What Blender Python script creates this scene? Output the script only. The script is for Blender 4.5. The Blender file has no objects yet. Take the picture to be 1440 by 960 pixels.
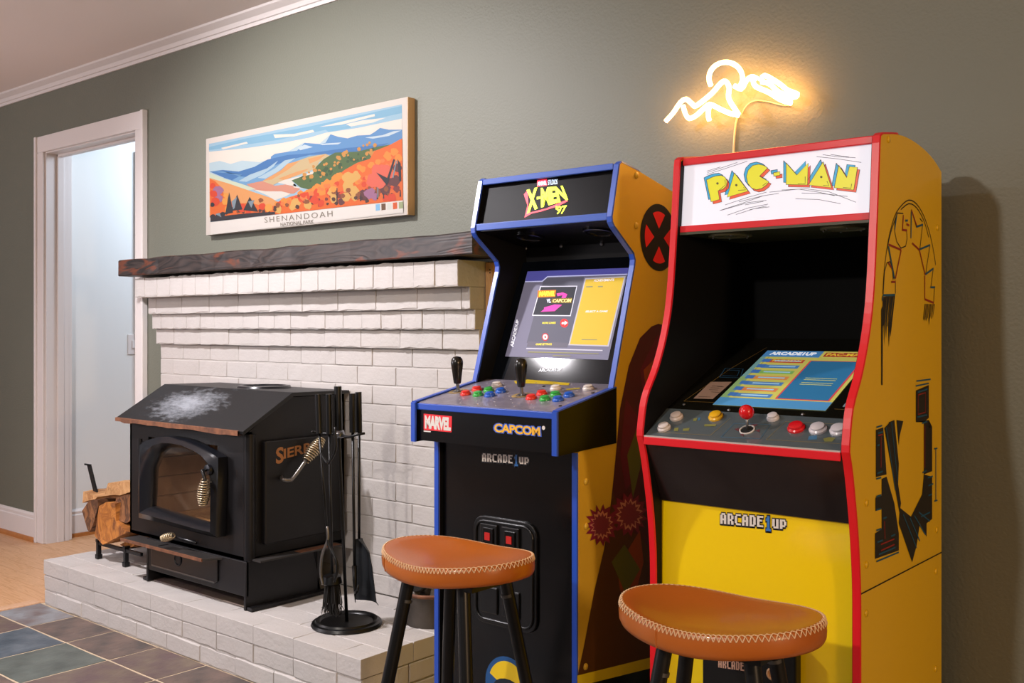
import bpy, bmesh, math, random
from mathutils import Vector, Matrix
random.seed(7)
R = math.radians
scn = bpy.context.scene
COL = scn.collection

# ------------------------------------------------------------------ camera
F_PX, CX, CY, CAM_H, YAW = 1435.0, 720.0, 460.0, 1.155, R(40.25)
cd = bpy.data.cameras.new('camera'); cam = bpy.data.objects.new('camera', cd); COL.objects.link(cam)
cam.location = (0, 0, CAM_H); cam.rotation_euler = (R(90), 0, YAW)
cd.sensor_width = 36; cd.lens = 36*F_PX/1440; cd.shift_y = -(480-CY)/1440; cd.clip_start = .05
scn.camera = cam
# ------------------------------------------------------------------ world, lights, exposure
def lin(h):
    h = h.lstrip('#'); c = [int(h[i:i+2], 16)/255 for i in (0, 2, 4)]
    return tuple(x/12.92 if x <= .04045 else ((x+.055)/1.055)**2.4 for x in c) + (1,)
w = bpy.data.worlds.new('world'); scn.world = w; w.use_nodes = True
w.node_tree.nodes['Background'].inputs[0].default_value = lin('#d9d5d8')
w.node_tree.nodes['Background'].inputs[1].default_value = .19
def area(name, loc, target, size, power, col, sy=None, spread=180):
    l = bpy.data.lights.new(name, 'AREA'); l.energy = power; l.color = lin(col)[:3]
    l.shape = 'RECTANGLE'; l.size = size; l.size_y = sy or size; l.spread = R(spread)
    o = bpy.data.objects.new(name, l); COL.objects.link(o); o.location = loc
    o.rotation_euler = (Vector(target)-Vector(loc)).to_track_quat('-Z', 'Y').to_euler()
    return o
area('added_left_fill', (-6.2, -1.6, 1.6), (-2.4, 2.4, 1.0), 1.6, 30, '#f4f2ff', 1.5)  # unseen soft fill added from the left front, brightens hearth and stove
area('added_ceiling_uplight', (-5.6, -.6, 1.5), (-5.3, .3, 2.46), .7, 26, '#fff0ee')  # added unseen uplight, only there to lift the ceiling brightness
area('warm_floor_lamp', (2.6, .2, 1.6), (-1.6, 2.2, .8), .35, 46, '#ffd4a4')
def spot(name, loc, target, power, col, angle, radius):
    l = bpy.data.lights.new(name, 'SPOT'); l.energy = power; l.color = lin(col)[:3]
    l.spot_size = R(angle); l.spot_blend = .7; l.shadow_soft_size = radius
    o = bpy.data.objects.new(name, l); COL.objects.link(o); o.location = loc
    o.rotation_euler = (Vector(target)-Vector(loc)).to_track_quat('-Z', 'Y').to_euler()
spot('recessed_ceiling_light', (-3.25, .95, 2.43), (-3.1, 2.3, .9), 235, '#fdf8fc', 120, .06)
spot('recessed_ceiling_light', (-1.6, -1.2, 2.43), (-1.5, 2.0, .9), 200, '#fff5ec', 100, .07)
area('hall_light', (-4.75, 3.55, 2.2), (-5.49, 2.95, 1.5), .5, 15, '#deedff')
scn.view_settings.view_transform = 'Standard'; scn.view_settings.look = 'None'
scn.view_settings.exposure = .27; scn.view_settings.gamma = 1; scn.view_settings.use_curve_mapping = False

# ------------------------------------------------------------------ helpers
FW = Vector((-math.sin(YAW), math.cos(YAW), 0)); RT = Vector((math.cos(YAW), math.sin(YAW), 0))
EYE = Vector((0, 0, CAM_H))
def hit(u, v, p, n):
    d = FW + RT*((u-CX)/F_PX) + Vector((0, 0, (CY-v)/F_PX))
    return EYE + d*((Vector(p)-EYE).dot(n)/d.dot(n))
def PY(u, v, y): return hit(u, v, (0, y, 0), Vector((0, 1, 0)))
def PX(u, v, x): return hit(u, v, (x, 0, 0), Vector((1, 0, 0)))
def PZ(u, v, z): return hit(u, v, (0, 0, z), Vector((0, 0, 1)))

MATS = {}
def M(name, col, rough=.5, metal=0, bump=None, var=None, emit=0, coat=0, spec=.5, ecol=None):
    """var=(scale, colour2, contrast, stretch) ; bump=(scale, strength, distance)"""
    if name in MATS: return MATS[name]
    m = bpy.data.materials.new(name); m.use_nodes = True
    nt = m.node_tree; b = nt.nodes['Principled BSDF']; L = nt.links
    b.inputs['Base Color'].default_value = lin(col); b.inputs['Roughness'].default_value = rough
    b.inputs['Metallic'].default_value = metal; b.inputs['Specular IOR Level'].default_value = spec
    b.inputs['Coat Weight'].default_value = coat; b.inputs['Coat Roughness'].default_value = .08
    tc = nt.nodes.new('ShaderNodeTexCoord')
    def nz(scale, stretch=(1, 1, 1), detail=4):
        mp = nt.nodes.new('ShaderNodeMapping'); mp.inputs['Scale'].default_value = stretch
        L.new(tc.outputs['Object'], mp.inputs[0])
        n = nt.nodes.new('ShaderNodeTexNoise'); n.inputs['Scale'].default_value = scale; n.inputs['Detail'].default_value = detail
        L.new(mp.outputs[0], n.inputs['Vector']); return n
    if var:
        n = nz(var[0], var[3] if len(var) > 3 else (1, 1, 1))
        cr = nt.nodes.new('ShaderNodeValToRGB'); k = var[2]
        cr.color_ramp.elements[0].position = .5-k; cr.color_ramp.elements[1].position = .5+k
        cr.color_ramp.elements[0].color = lin(col); cr.color_ramp.elements[1].color = lin(var[1])
        L.new(n.outputs['Fac'], cr.inputs[0]); L.new(cr.outputs[0], b.inputs['Base Color'])
    if bump:
        n = nz(bump[0]); bp = nt.nodes.new('ShaderNodeBump')
        bp.inputs['Strength'].default_value = bump[1]; bp.inputs['Distance'].default_value = bump[2]
        L.new(n.outputs['Fac'], bp.inputs['Height']); L.new(bp.outputs[0], b.inputs['Normal'])
    if emit:
        b.inputs['Emission Color'].default_value = lin(ecol or col); b.inputs['Emission Strength'].default_value = emit
    MATS[name] = m; return m

ORG = {}
class MB:
    def __init__(s): s.v = []; s.f = []
    def add(s, vs, fs):
        o = len(s.v); s.v += [Vector(p) for p in vs]; s.f += [[i+o for i in f] for f in fs]; return s
    def box(s, a, b):
        x0, y0, z0 = [min(p, q) for p, q in zip(a, b)]; x1, y1, z1 = [max(p, q) for p, q in zip(a, b)]
        return s.add([(x0,y0,z0),(x1,y0,z0),(x1,y1,z0),(x0,y1,z0),(x0,y0,z1),(x1,y0,z1),(x1,y1,z1),(x0,y1,z1)],
              [(0,3,2,1),(4,5,6,7),(0,1,5,4),(1,2,6,5),(2,3,7,6),(3,0,4,7)])
    def hull(s, A, B):
        """prism between two equal-length 3D loops"""
        n = len(A)
        return s.add(list(A)+list(B), [list(range(n))[::-1], list(range(n, 2*n))] + [(i, (i+1) % n, n+(i+1) % n, n+i) for i in range(n)])
    def prism_x(s, yz, x0, x1):
        return s.hull([(x0, y, z) for y, z in yz], [(x1, y, z) for y, z in yz])
    def prism_y(s, xz, y0, y1):
        return s.hull([(x, y0, z) for x, z in xz], [(x, y1, z) for x, z in xz])
    def prism_z(s, xy, z0, z1):
        return s.hull([(x, y, z0) for x, y in xy], [(x, y, z1) for x, y in xy])
    def ngon(s, pts): return s.add(pts, [list(range(len(pts)))])
    def tube(s, pts, r, n=10, cap=True):
        pts = [Vector(p) for p in pts]; rs = r if isinstance(r, (list, tuple)) else [r]*len(pts)
        base = len(s.v); up = None
        for i, p in enumerate(pts):
            t = (pts[min(i+1, len(pts)-1)]-pts[max(i-1, 0)]).normalized()
            if up is None:
                up = t.orthogonal().normalized()
            up = (up-t*up.dot(t)); up = up.normalized() if up.length > 1e-6 else t.orthogonal().normalized()
            sd = t.cross(up)
            for k in range(n):
                a = 2*math.pi*k/n; s.v.append(p+(up*math.cos(a)+sd*math.sin(a))*rs[i])
        for i in range(len(pts)-1):
            for k in range(n):
                a = base+i*n+k; b = base+i*n+(k+1) % n
                s.f.append([a, b, b+n, a+n])
        if cap:
            s.f.append([base+k for k in range(n)][::-1]); s.f.append([base+(len(pts)-1)*n+k for k in range(n)])
        return s
    def lathe(s, prof, c, n=24, axis=(0, 0, 1), cap=True):
        ax = Vector(axis).normalized(); e1 = ax.orthogonal().normalized(); e2 = ax.cross(e1); c = Vector(c); base = len(s.v)
        for r, h in prof:
            for k in range(n):
                a = 2*math.pi*k/n; s.v.append(c+ax*h+(e1*math.cos(a)+e2*math.sin(a))*r)
        for i in range(len(prof)-1):
            for k in range(n):
                a = base+i*n+k; b = base+i*n+(k+1) % n; s.f.append([a, b, b+n, a+n])
        if cap:
            s.f.append([base+k for k in range(n)][::-1]); s.f.append([base+(len(prof)-1)*n+k for k in range(n)])
        return s
    def ribbon(s, pts, wd, nrm):
        """flat line of width wd through 3D points lying on a plane with normal nrm"""
        pts = [Vector(p) for p in pts]; base = len(s.v); m = len(pts)
        for i, p in enumerate(pts):
            t = (pts[min(i+1, m-1)]-pts[max(i-1, 0)]).normalized(); sd = nrm.cross(t)*(wd/2)
            s.v += [p-sd, p+sd]
        for i in range(m-1): s.f.append([base+2*i, base+2*i+2, base+2*i+3, base+2*i+1])
        return s
    def mesh(s, name, org=(0, 0, 0), smooth=False, fix=True):
        o = Vector(org); me = bpy.data.meshes.new(name)
        me.from_pydata([p-o for p in s.v], [], s.f); me.update()
        if fix:
            bm = bmesh.new(); bm.from_mesh(me); bmesh.ops.recalc_face_normals(bm, faces=bm.faces); bm.to_mesh(me); bm.free()
        if smooth: me.polygons.foreach_set('use_smooth', [True]*len(me.polygons))
        return me
    def build(s, name, mat, parent=None, smooth=False, bevel=0, sharp=None, base=None, fix=True, label=None):
        if parent is not None: org = ORG[parent.name]
        elif base is not None: org = Vector(base)
        else:
            xs = [p.x for p in s.v]; ys = [p.y for p in s.v]; zs = [p.z for p in s.v]
            org = Vector(((min(xs)+max(xs))/2, (min(ys)+max(ys))/2, min(zs)))
        me = s.mesh(name, org, smooth, fix); me.materials.append(mat)
        o = bpy.data.objects.new(name, me); COL.objects.link(o); ORG[o.name] = org
        if parent is not None: o.parent = parent
        else: o.location = org
        if bevel:
            b = o.modifiers.new('bevel', 'BEVEL'); b.width = bevel; b.segments = 2; b.limit_method = 'ANGLE'; b.angle_limit = R(40)
        if smooth and sharp:
            try: me.set_sharp_from_angle(angle=R(sharp))
            except Exception: pass
        if label: o['label'] = label
        return o
def thing(name, loc, label, cat, group=None, rotz=0, local=False):
    o = bpy.data.objects.new(name, None); COL.objects.link(o); o.location = loc; o.rotation_euler = (0, 0, rotz)
    o.empty_display_size = .05; ORG[o.name] = Vector((0, 0, 0)) if local else Vector(loc)
    return tag(o, label, cat, group)
def tag(o, label, cat, group=None):
    o['label'] = label; o['category'] = cat
    if group: o['group'] = group
    return o
def struct(o): o['kind'] = 'structure'; return o

class Plane:
    """a real plane in the room: origin p, in-plane axes ex, ey, normal towards the viewer"""
    def __init__(s, p, ex, ey):
        s.p = Vector(p); s.ex = Vector(ex).normalized(); s.ey = Vector(ey).normalized()
        s.n = s.ex.cross(s.ey).normalized()
        if s.n.dot(EYE-s.p) < 0: s.n = -s.n
    def px(s, u, v, h=0): return hit(u, v, s.p+s.n*h, s.n)
    def at(s, a, b, h=0): return s.p+s.ex*a+s.ey*b+s.n*h
    def ab(s, q): d = q-s.p; return d.dot(s.ex), d.dot(s.ey)
    def pts(s, l, h=0, off=(0, 0), k=1): return [s.px(off[0]+u/k, off[1]+v/k, h) for u, v in l]
def flat(name, pl, polys, h, mat, parent, off=(0, 0), k=1, label=None):
    if len(polys) > 12:
        m = MB()
        for i, p in enumerate(polys): m.ngon(pl.pts(p, h+i*3e-6, off, k))
        o = m.build(name, mat, parent, fix=False, label=label); o['kind'] = 'stuff'; return o
    for i, p in enumerate(polys): o = MB().ngon(pl.pts(p, h+i*3e-6, off, k)).build(name, mat, parent, fix=False, label=label)
    return o
def lines(name, pl, strokes, wd, h, mat, parent, off=(0, 0), k=1):
    if len(strokes) > 8:
        m = MB()
        for i, p in enumerate(strokes): m.ribbon(pl.pts(p, h+i*3e-6, off, k), wd, pl.n)
        o = m.build(name, mat, parent, fix=False); o['kind'] = 'stuff'; return o
    for i, p in enumerate(strokes): o = MB().ribbon(pl.pts(p, h+i*3e-6, off, k), wd, pl.n).build(name, mat, parent, fix=False)
    return o
FC = {}
def glyphs(txt, bold=0.0, spacing=1.0):
    key = (txt, bold, spacing)
    if key in FC: return FC[key]
    c = bpy.data.curves.new('t', 'FONT'); c.body = txt; c.offset = bold; c.space_character = spacing; c.resolution_u = 3
    o = bpy.data.objects.new('t', c); COL.objects.link(o)
    dg = bpy.context.evaluated_depsgraph_get(); dg.update()
    me = bpy.data.meshes.new_from_object(o.evaluated_get(dg))
    vs = [v.co.copy() for v in me.vertices]; fs = [list(p.vertices) for p in me.polygons]
    bpy.data.objects.remove(o); bpy.data.curves.remove(c); bpy.data.meshes.remove(me)
    x0 = min(v.x for v in vs); x1 = max(v.x for v in vs); y0 = min(v.y for v in vs); y1 = max(v.y for v in vs)
    FC[key] = ([((v.x-x0)/(x1-x0), (v.y-y0)/(y1-y0)) for v in vs], fs); return FC[key]
def lettering(name, pl, txt, bl, br, tl, h, mat, parent, bold=.0, spacing=1.0, shear=0, warp=None, off=(0,0), k=1):
    """text laid on plane pl: bl, br, tl are photo pixels of its lower-left, lower-right and upper-left corners"""
    A = pl.px(off[0]+bl[0]/k, off[1]+bl[1]/k, h); B = pl.px(off[0]+br[0]/k, off[1]+br[1]/k, h); T = pl.px(off[0]+tl[0]/k, off[1]+tl[1]/k, h)
    vs, fs = glyphs(txt, bold, spacing); m = MB()
    if warp: vs = [warp(x, y) for x, y in vs]
    m.add([A+(B-A)*x+(T-A)*y for x, y in vs], fs)
    return m.build(name, mat, parent, fix=False)
BITS = {'A': ['.###.','##.##','##.##','#####','##.##','##.##'], 'R': ['####.','##.##','##.##','####.','##.##','##.##'],
 'C': ['.####','##...','##...','##...','##...','.####'], 'D': ['####.','##.##','##.##','##.##','##.##','####.'],
 'E': ['#####','##...','####.','##...','##...','#####'], 'U': ['.....','##.##','##.##','##.##','##.##','.####'],
 'P': ['.....','####.','##.##','##.##','####.','##...'], '1': ['..##.','.###.','..##.','..##.','..##.','.####']}
def bit_logo(name, pl, bl, br, hgt, h, mats, parent):
    """pixel-lettered maker's plate ARCADE 1 UP; bl/br photo pixels of its lower corners, hgt in metres"""
    A = pl.px(*bl, h); B = pl.px(*br, h); ex = (B-A); up = pl.ey if pl.ey.z > 0 or abs(pl.ey.z) < 1e-6 else -pl.ey
    s = 'ARCADE1UP'; W = len(s)*6-1; mb = [MB(), MB(), MB()]
    for i, ch in enumerate(s):
        for r, row in enumerate(BITS[ch]):
            rr = r
            for c, q in enumerate(row):
                if q != '#': continue
                x0 = (i*6+c)/W; x1 = (i*6+c+1)/W; y1 = 1-rr/6; y0 = 1-(rr+1)/6
                if ch == '1': y0 = y0*1.35-.3; y1 = y1*1.35-.3
                P = lambda x, y, d=0: A+ex*x+up*(y*hgt)+pl.n*d
                mb[1 if ch == '1' else 0].ngon([P(x0, y0, .0004), P(x1, y0, .0004), P(x1, y1, .0004), P(x0, y1, .0004)])
                e = .022; f = .16
                mb[2].ngon([P(x0-e*.4, y0-f), P(x1+e*.4, y0-f), P(x1+e*.4, y1+f*.6), P(x0-e*.4, y1+f*.6)])
    o = mb[2].build(name, mats[2], parent, fix=False)
    mb[0].build(name, mats[0], parent, fix=False); mb[1].build(name, mats[1], parent, fix=False)
def arc(c, r, a0, a1, n):
    return [(c[0]+r*math.cos(R(a0+(a1-a0)*i/(n-1))), c[1]+r*math.sin(R(a0+(a1-a0)*i/(n-1)))) for i in range(n)]
def smooth_pts(P, n=4):
    """Catmull-Rom through points (tuples of any length)"""
    P = [Vector(p) for p in P]; out = []
    for i in range(len(P)-1):
        a = P[max(i-1, 0)]; b = P[i]; c = P[i+1]; d = P[min(i+2, len(P)-1)]
        for k in range(n):
            t = k/n
            out.append(.5*((2*b)+(c-a)*t+(2*a-5*b+4*c-d)*t*t+(3*b-a-3*c+d)*t**3))
    out.append(P[-1]); return [tuple(p) for p in out]
def rrect(x0, z0, x1, z1, r, n=5):
    return arc((x1-r, z1-r), r, 0, 90, n)+arc((x0+r, z1-r), r, 90, 180, n)+arc((x0+r, z0+r), r, 180, 270, n)+arc((x1-r, z0+r), r, 270, 360, n)

# ------------------------------------------------------------------ materials of the room
D = 2.55          # the long wall's face
def wood(name, c0, c1, c2, stretch, scale=6, rough=.45, bump=.15, dist=3.5, knots=0):
    m = bpy.data.materials.new(name); m.use_nodes = True; nt = m.node_tree; L = nt.links; b = nt.nodes['Principled BSDF']
    tc = nt.nodes.new('ShaderNodeTexCoord'); oi = nt.nodes.new('ShaderNodeObjectInfo')
    ad = nt.nodes.new('ShaderNodeVectorMath'); ad.operation = 'ADD'
    sc = nt.nodes.new('ShaderNodeVectorMath'); sc.operation = 'SCALE'; sc.inputs[3].default_value = 9
    cb = nt.nodes.new('ShaderNodeCombineXYZ')
    for i in range(3): L.new(oi.outputs['Random'], cb.inputs[i])
    L.new(cb.outputs[0], sc.inputs[0]); L.new(tc.outputs['Object'], ad.inputs[0]); L.new(sc.outputs[0], ad.inputs[1])
    mp = nt.nodes.new('ShaderNodeMapping'); mp.inputs['Scale'].default_value = stretch; L.new(ad.outputs[0], mp.inputs[0])
    n = nt.nodes.new('ShaderNodeTexNoise'); n.inputs['Scale'].default_value = scale; n.inputs['Detail'].default_value = 5; n.inputs['Distortion'].default_value = 1.2
    L.new(mp.outputs[0], n.inputs['Vector'])
    mu = nt.nodes.new('ShaderNodeMath'); mu.operation = 'MULTIPLY'; mu.inputs[1].default_value = dist*3; L.new(n.outputs['Fac'], mu.inputs[0])
    fr = nt.nodes.new('ShaderNodeMath'); fr.operation = 'PINGPONG'; fr.inputs[1].default_value = 1; L.new(mu.outputs[0], fr.inputs[0])
    cr = nt.nodes.new('ShaderNodeValToRGB'); cr.color_ramp.elements[0].color = lin(c0); cr.color_ramp.elements[1].color = lin(c2)
    e = cr.color_ramp.elements.new(.5); e.color = lin(c1); L.new(fr.outputs[0], cr.inputs[0])
    L.new(cr.outputs[0], b.inputs['Base Color']); b.inputs['Roughness'].default_value = rough
    bp = nt.nodes.new('ShaderNodeBump'); bp.inputs['Strength'].default_value = bump; bp.inputs['Distance'].default_value = .004
    L.new(fr.outputs[0], bp.inputs['Height']); L.new(bp.outputs[0], b.inputs['Normal'])
    MATS[name] = m; return m
m_wall = M('green grey wall paint', '#65675b', .55, bump=(130, .35, .004), var=(1.2, '#696b5f', .3))
m_ceil = M('ceiling paint', '#efe6e4', .8, bump=(90, .1, .002))
m_trim = M('white trim paint', '#d6d0ce', .4)
m_hall = M('white hall paint', '#dcdedd', .7)
m_floorw = wood('oak floor', '#c0926a', '#cc9f76', '#b5855a', (.8, 9, 1), 2.4, .38, .015)
m_thresh = wood('oak threshold', '#c49a78', '#cfa888', '#b98d68', (7, 1, 1), 3.0, .4, .05)
m_shoe = M('oak shoe moulding', '#b4743a', .4, var=(30, '#9a5f2c', .3))
m_grout = M('sand grout', '#b9a78e', .9, bump=(200, .3, .002))
m_brick = M('white painted brick', '#bcb7b4', .6, bump=(70, .3, .006), var=(9, '#b3aeaa', .35))
m_mortar = M('white painted mortar', '#b4afab', .75, bump=(60, .4, .004))
SL = [M('slate brown', '#6b5a52', .5, bump=(22, .5, .008), var=(9, '#4a4340', .14)),
      M('slate blue', '#3f4a54', .42, bump=(20, .5, .008), var=(9, '#5d666e', .15)),
      M('slate green grey', '#5d645f', .48, bump=(18, .5, .008), var=(9, '#484e4a', .16)),
      M('slate light grey', '#83868a', .5, bump=(20, .5, .008), var=(7, '#6a5f5e', .1)),
      M('slate mauve', '#5b4a4a', .5, bump=(22, .5, .008), var=(9, '#6c5f52', .14))]

# ------------------------------------------------------------------ the room
DX0, DX1, DZ = -5.41, -4.49, 2.082     # doorway
wb = MB().box((-8.5, D, 0), (DX0-.0145, D+.12, 2.46)).box((DX1+.0145, D, 0), (3.2, D+.12, 2.46)).box((DX0-.0145, D, DZ+.0145), (DX1+.0145, D+.12, 2.46))
struct(wb.build('wall_back', m_wall))
struct(MB().box((-8.5, -3.5, 2.46), (3.2, D+.12, 2.56)).build('ceiling', m_ceil))
cp = [(D, 2.405), (D-.008, 2.405), (D-.012, 2.418), (D-.018, 2.420), (D-.026, 2.436), (D-.046, 2.448), (D-.052, 2.452), (D-.056, 2.46), (D, 2.46)]
struct(MB().prism_x(cp, -8.5, 3.2).build('trim_1', m_trim))
# skirting left of the door
bb = [(D, .0), (D-.016, .0), (D-.016, .118), (D-.012, .124), (D-.012, .138), (D-.006, .15), (D, .15)]
b1 = struct(MB().prism_x(bb, -8.5, DX0-.095).build('baseboard_back', m_trim))
MB().prism_x([(D-.016, 0), (D-.032, 0), (D-.030, .012), (D-.022, .02), (D-.016, .022)], -8.5, DX0-.095).build('shoe_moulding', m_shoe, b1)
# door surround
dr = thing('door_1', (-4.95, D, 0), 'white cased doorway into the bright hall', 'doorway'); del dr['category']; del dr['label']; struct(dr)
for nm, x0, x1 in (('casing', DX0-.092, DX0-.006), ('casing', DX1+.006, DX1+.092)):
    MB().box((x0+.002, D-.018, 0), (x1-.002, D, DZ+.006)).build(nm, m_trim, dr, bevel=.003)
    xo = x0 if x1 < -5 else x1-.022
    MB().box((xo, D-.028, 0), (xo+.022, D, DZ+.092)).build('backband', m_trim, dr, bevel=.003)
MB().box((DX0-.090, D-.018, DZ+.006), (DX1+.090, D, DZ+.092)).build('casing', m_trim, dr, bevel=.003)
for x0, x1 in ((DX0-.014, DX0), (DX1, DX1+.014)): MB().box((x0, D-.002, 0), (x1, D+.122, DZ)).build('jamb', m_trim, dr)
MB().box((DX0-.014, D-.002, DZ), (DX1+.014, D+.122, DZ+.014)).build('jamb', m_trim, dr)
for a, b in (((DX0, D+.055, 0), (DX0+.012, D+.09, DZ)), ((DX1-.012, D+.055, 0), (DX1, D+.09, DZ)), ((DX0, D+.055, DZ-.012), (DX1, D+.09, DZ))):
    MB().box(a, b).build('door_stop', m_trim, dr, bevel=.002)
MB().box((DX0-.09, D+.122, 0), (DX0-.006, D+.142, DZ+.09)).build('casing', m_trim, dr, bevel=.003)
# hall beyond
HX = -5.49
struct(MB().box((HX-.1, D+.12, 0), (HX, 5.2, 2.46)).build('wall_hall_left', m_hall))
struct(MB().box((HX, 5.2, 0), (-3.4, 5.3, 2.46)).build('wall_hall_far', m_hall))
struct(MB().box((-3.5, D+.12, 0), (-3.4, 5.2, 2.46)).build('wall_hall_right', m_hall))
struct(MB().box((HX-.1, D+.12, 2.46), (-3.4, 5.3, 2.56)).build('ceiling_hall', m_hall))
hb = [(HX, .0), (HX+.016, .0), (HX+.016, .118), (HX+.012, .124), (HX+.014, .138), (HX+.006, .15), (HX, .15)]
m = MB().hull([(x, D+.143, z) for x, z in hb], [(x, 3.10, z) for x, z in hb]); b2 = struct(m.build('baseboard_hall', m_trim))
MB().box((HX+.016, D+.143, 0), (HX+.03, 3.10, .02)).build('shoe_moulding', m_shoe, b2)
hd = struct(MB().box((HX, 3.10, 0), (HX+.02, 3.19, 2.17)).build('door_2', m_trim))
MB().box((HX, 3.19, 2.08), (HX+.02, 4.1, 2.17)).build('casing', m_trim, hd)
MB().box((HX, 3.19, 0), (HX+.008, 4.1, 2.08)).build('door_leaf', m_trim, hd)
sw = thing('light_switch', PX(187.5, 484, HX), 'white wall switch plate in the hall beside the doorway', 'light switch')
c = PX(187.5, 484, HX)
MB().box((HX, c.y-.036, c.z-.058), (HX+.006, c.y+.036, c.z+.058)).build('plate', m_trim, sw, bevel=.002)
MB().box((HX+.006, c.y-.012, c.z-.022), (HX+.012, c.y+.012, c.z+.022)).build('rocker', m_trim, sw, bevel=.001)

# slate floor: 12 inch tiles
FX = -4.275
fl = struct(MB().box((FX, -3.0, -.05), (3.2, D, -.0022)).build('floor', m_grout, base=(0, 0, 0)))
def tile_mesh(w_, d_, seed):
    rnd = random.Random(seed); m = MB(); g = .0045
    xs = [g, w_*.33, w_*.67, w_-g]; ys = [g, d_*.33, d_*.67, d_-g]
    top = [(x+rnd.uniform(-.0012, .0012), y+rnd.uniform(-.0012, .0012), rnd.uniform(-.0016, .0)) for y in ys for x in xs]
    low = [(g, g, -.02), (w_-g, g, -.02), (w_-g, d_-g, -.02), (g, d_-g, -.02)]
    fs = [(r*4+c_, r*4+c_+1, r*4+c_+5, r*4+c_+4) for r in range(3) for c_ in range(3)]
    fs += [(16, 17, 3, 2, 1, 0), (17, 18, 15, 11, 7, 3), (18, 19, 12, 13, 14, 15), (19, 16, 0, 4, 8, 12)]
    return m.add(top+low, fs).mesh('tile', smooth=False)
TS = .305; Y0 = 1.799
rows = [Y0-TS*i for i in range(1, 12)]
tm = {}
def tile(x, y, w_, d_, mat):
    key = (round(w_, 3), round(d_, 3), random.randrange(3))
    if key not in tm: tm[key] = tile_mesh(w_, d_, len(tm)); tm[key].materials.append(SL[0])
    o = bpy.data.objects.new('tile', tm[key]); COL.objects.link(o); o.parent = fl; o.location = (x, y, 0)
    o.material_slots[0].link = 'OBJECT'; o.material_slots[0].material = mat
first = {0: 3, 1: 0, 2: 0, 3: 4, 4: 0, 5: 2}; second = {0: 4, 1: 1, 2: 2, 3: 4, 4: 0, 5: 1}
for i in range(0, 7): tile(FX+TS*i, Y0, TS if i < 6 else .19, 1.99-Y0, SL[first.get(i, i % 5)])
for r, y in enumerate(rows):
    for i in range(0, 15):
        k = second.get(i, random.randrange(5)) if r == 0 else random.randrange(5)
        tile(FX+TS*i, y, TS, TS, SL[k])
for i in range(7, 12):
    for yy, dd in ((Y0, TS), (Y0+TS, TS), (Y0+2*TS, D-Y0-2*TS)): tile(FX+TS*i, yy, TS, dd, SL[random.randrange(5)])
# oak floor
fw_ = struct(MB().box((-8.5, -3.0, -.05), (FX, 5.2, -.012)).build('floor_wood', m_floorw, base=(-6, 0, 0)))
fw2 = MB().box((FX, D+.0, -.05), (-3.4, 5.2, -.0)).build('hall_floor', m_floorw, fw_)
rnd = random.Random(3); PW = .083; y = .6; pm = {}
while y < 3.9:
    x = FX-.055
    while x > -7.2:
        ln = rnd.choice((.62, .86, 1.1, 1.34))
        if x-ln < -8: break
        if ln not in pm:
            g = .0006; me = MB().add([(-ln+g, g, -.012), (-g, g, -.012), (-g, PW-g, -.012), (-ln+g, PW-g, -.012), (-ln+g, g, 0), (-g, g, 0), (-g, PW-g, 0), (-ln+g, PW-g, 0)],
                  [(0,3,2,1),(4,5,6,7),(0,1,5,4),(1,2,6,5),(2,3,7,6),(3,0,4,7)]).mesh('plank'); me.materials.append(m_floorw); pm[ln] = me
        o = bpy.data.objects.new('plank', pm[ln]); COL.objects.link(o); o.parent = fw_; o.location = Vector((x, y, 0))-ORG[fw_.name]
        x -= ln
    y += PW
MB().box((FX-.055, -2, -.012), (FX, 1.99, .004)).build('threshold_strip', m_thresh, fw_, bevel=.003)
MB().box((FX-.055, 1.99, -.012), (FX, 3.9, .0)).build('plank', m_floorw, fw_)

# ------------------------------------------------------------------ brick fireplace and hearth
bm_cache = {}
def brick_mesh(l, h, d, seed, ch=.0032, rag=.0012):
    """a painted brick, front at y=0 going back to +d, lower left corner at the origin, uneven painted edges"""
    key = (round(l, 3), round(h, 3), round(d, 3), seed, ch, rag)
    if key in bm_cache: return bm_cache[key]
    rn = random.Random(str(key)); j = lambda a: rn.uniform(-a, a); n = 5; v = [(0, d, 0), (l, d, 0), (l, d, h), (0, d, h)]
    xs = [l*i/(n-1) for i in range(n)]; e = ch*.45
    v += [(x, ch, j(rag)*(0 < i < n-1)) for i, x in enumerate(xs)]+[(x, ch, h+j(rag)*(0 < i < n-1)) for i, x in enumerate(xs)]
    xf = [e]+xs[1:-1]+[l-e]
    v += [(x, j(.0012), ch+j(rag)) for x in xf]+[(x, j(.0012), h-ch+j(rag)) for x in xf]
    f = [(0, 3, 2, 1), (0, 1)+tuple(range(8, 3, -1)), (2, 3)+tuple(range(9, 14)), (1, 2, 13, 8), (3, 0, 4, 9), (8, 13, 23, 18), (9, 4, 14, 19)]
    for i in range(n-1): f += [(4+i, 5+i, 15+i, 14+i), (14+i, 15+i, 20+i, 19+i), (19+i, 20+i, 10+i, 9+i)]
    me = MB().add(v, f).mesh('brick'); me.materials.append(m_brick); bm_cache[key] = me; return me
def lay(parent, x, y, z, l, h, d, mesh_kw={}):
    o = bpy.data.objects.new('brick', brick_mesh(l, h, d, random.randrange(4), **mesh_kw)); COL.objects.link(o)
    o.parent = parent; o.location = Vector((x, y, z))-ORG[parent.name]; return o
BX0, BX1, HZ = -4.245, -2.262, .185
fp = MB().box((BX0+.004, 2.5275, HZ), (BX1-.004, D-.003, 1.08)).box((BX0+.004, 2.5065, 1.08), (BX1-.004, D-.003, 1.148)).box((BX0+.004, 2.4855, 1.148), (BX1-.004, D-.003, 1.215)).box((BX0+.004, 2.4645, 1.215), (BX1-.004, D-.003, 1.288)).box((BX0+.004, 2.4025, 1.288), (BX1-.004, D-.003, 1.372)).build('brick_fireplace', m_mortar)
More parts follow.
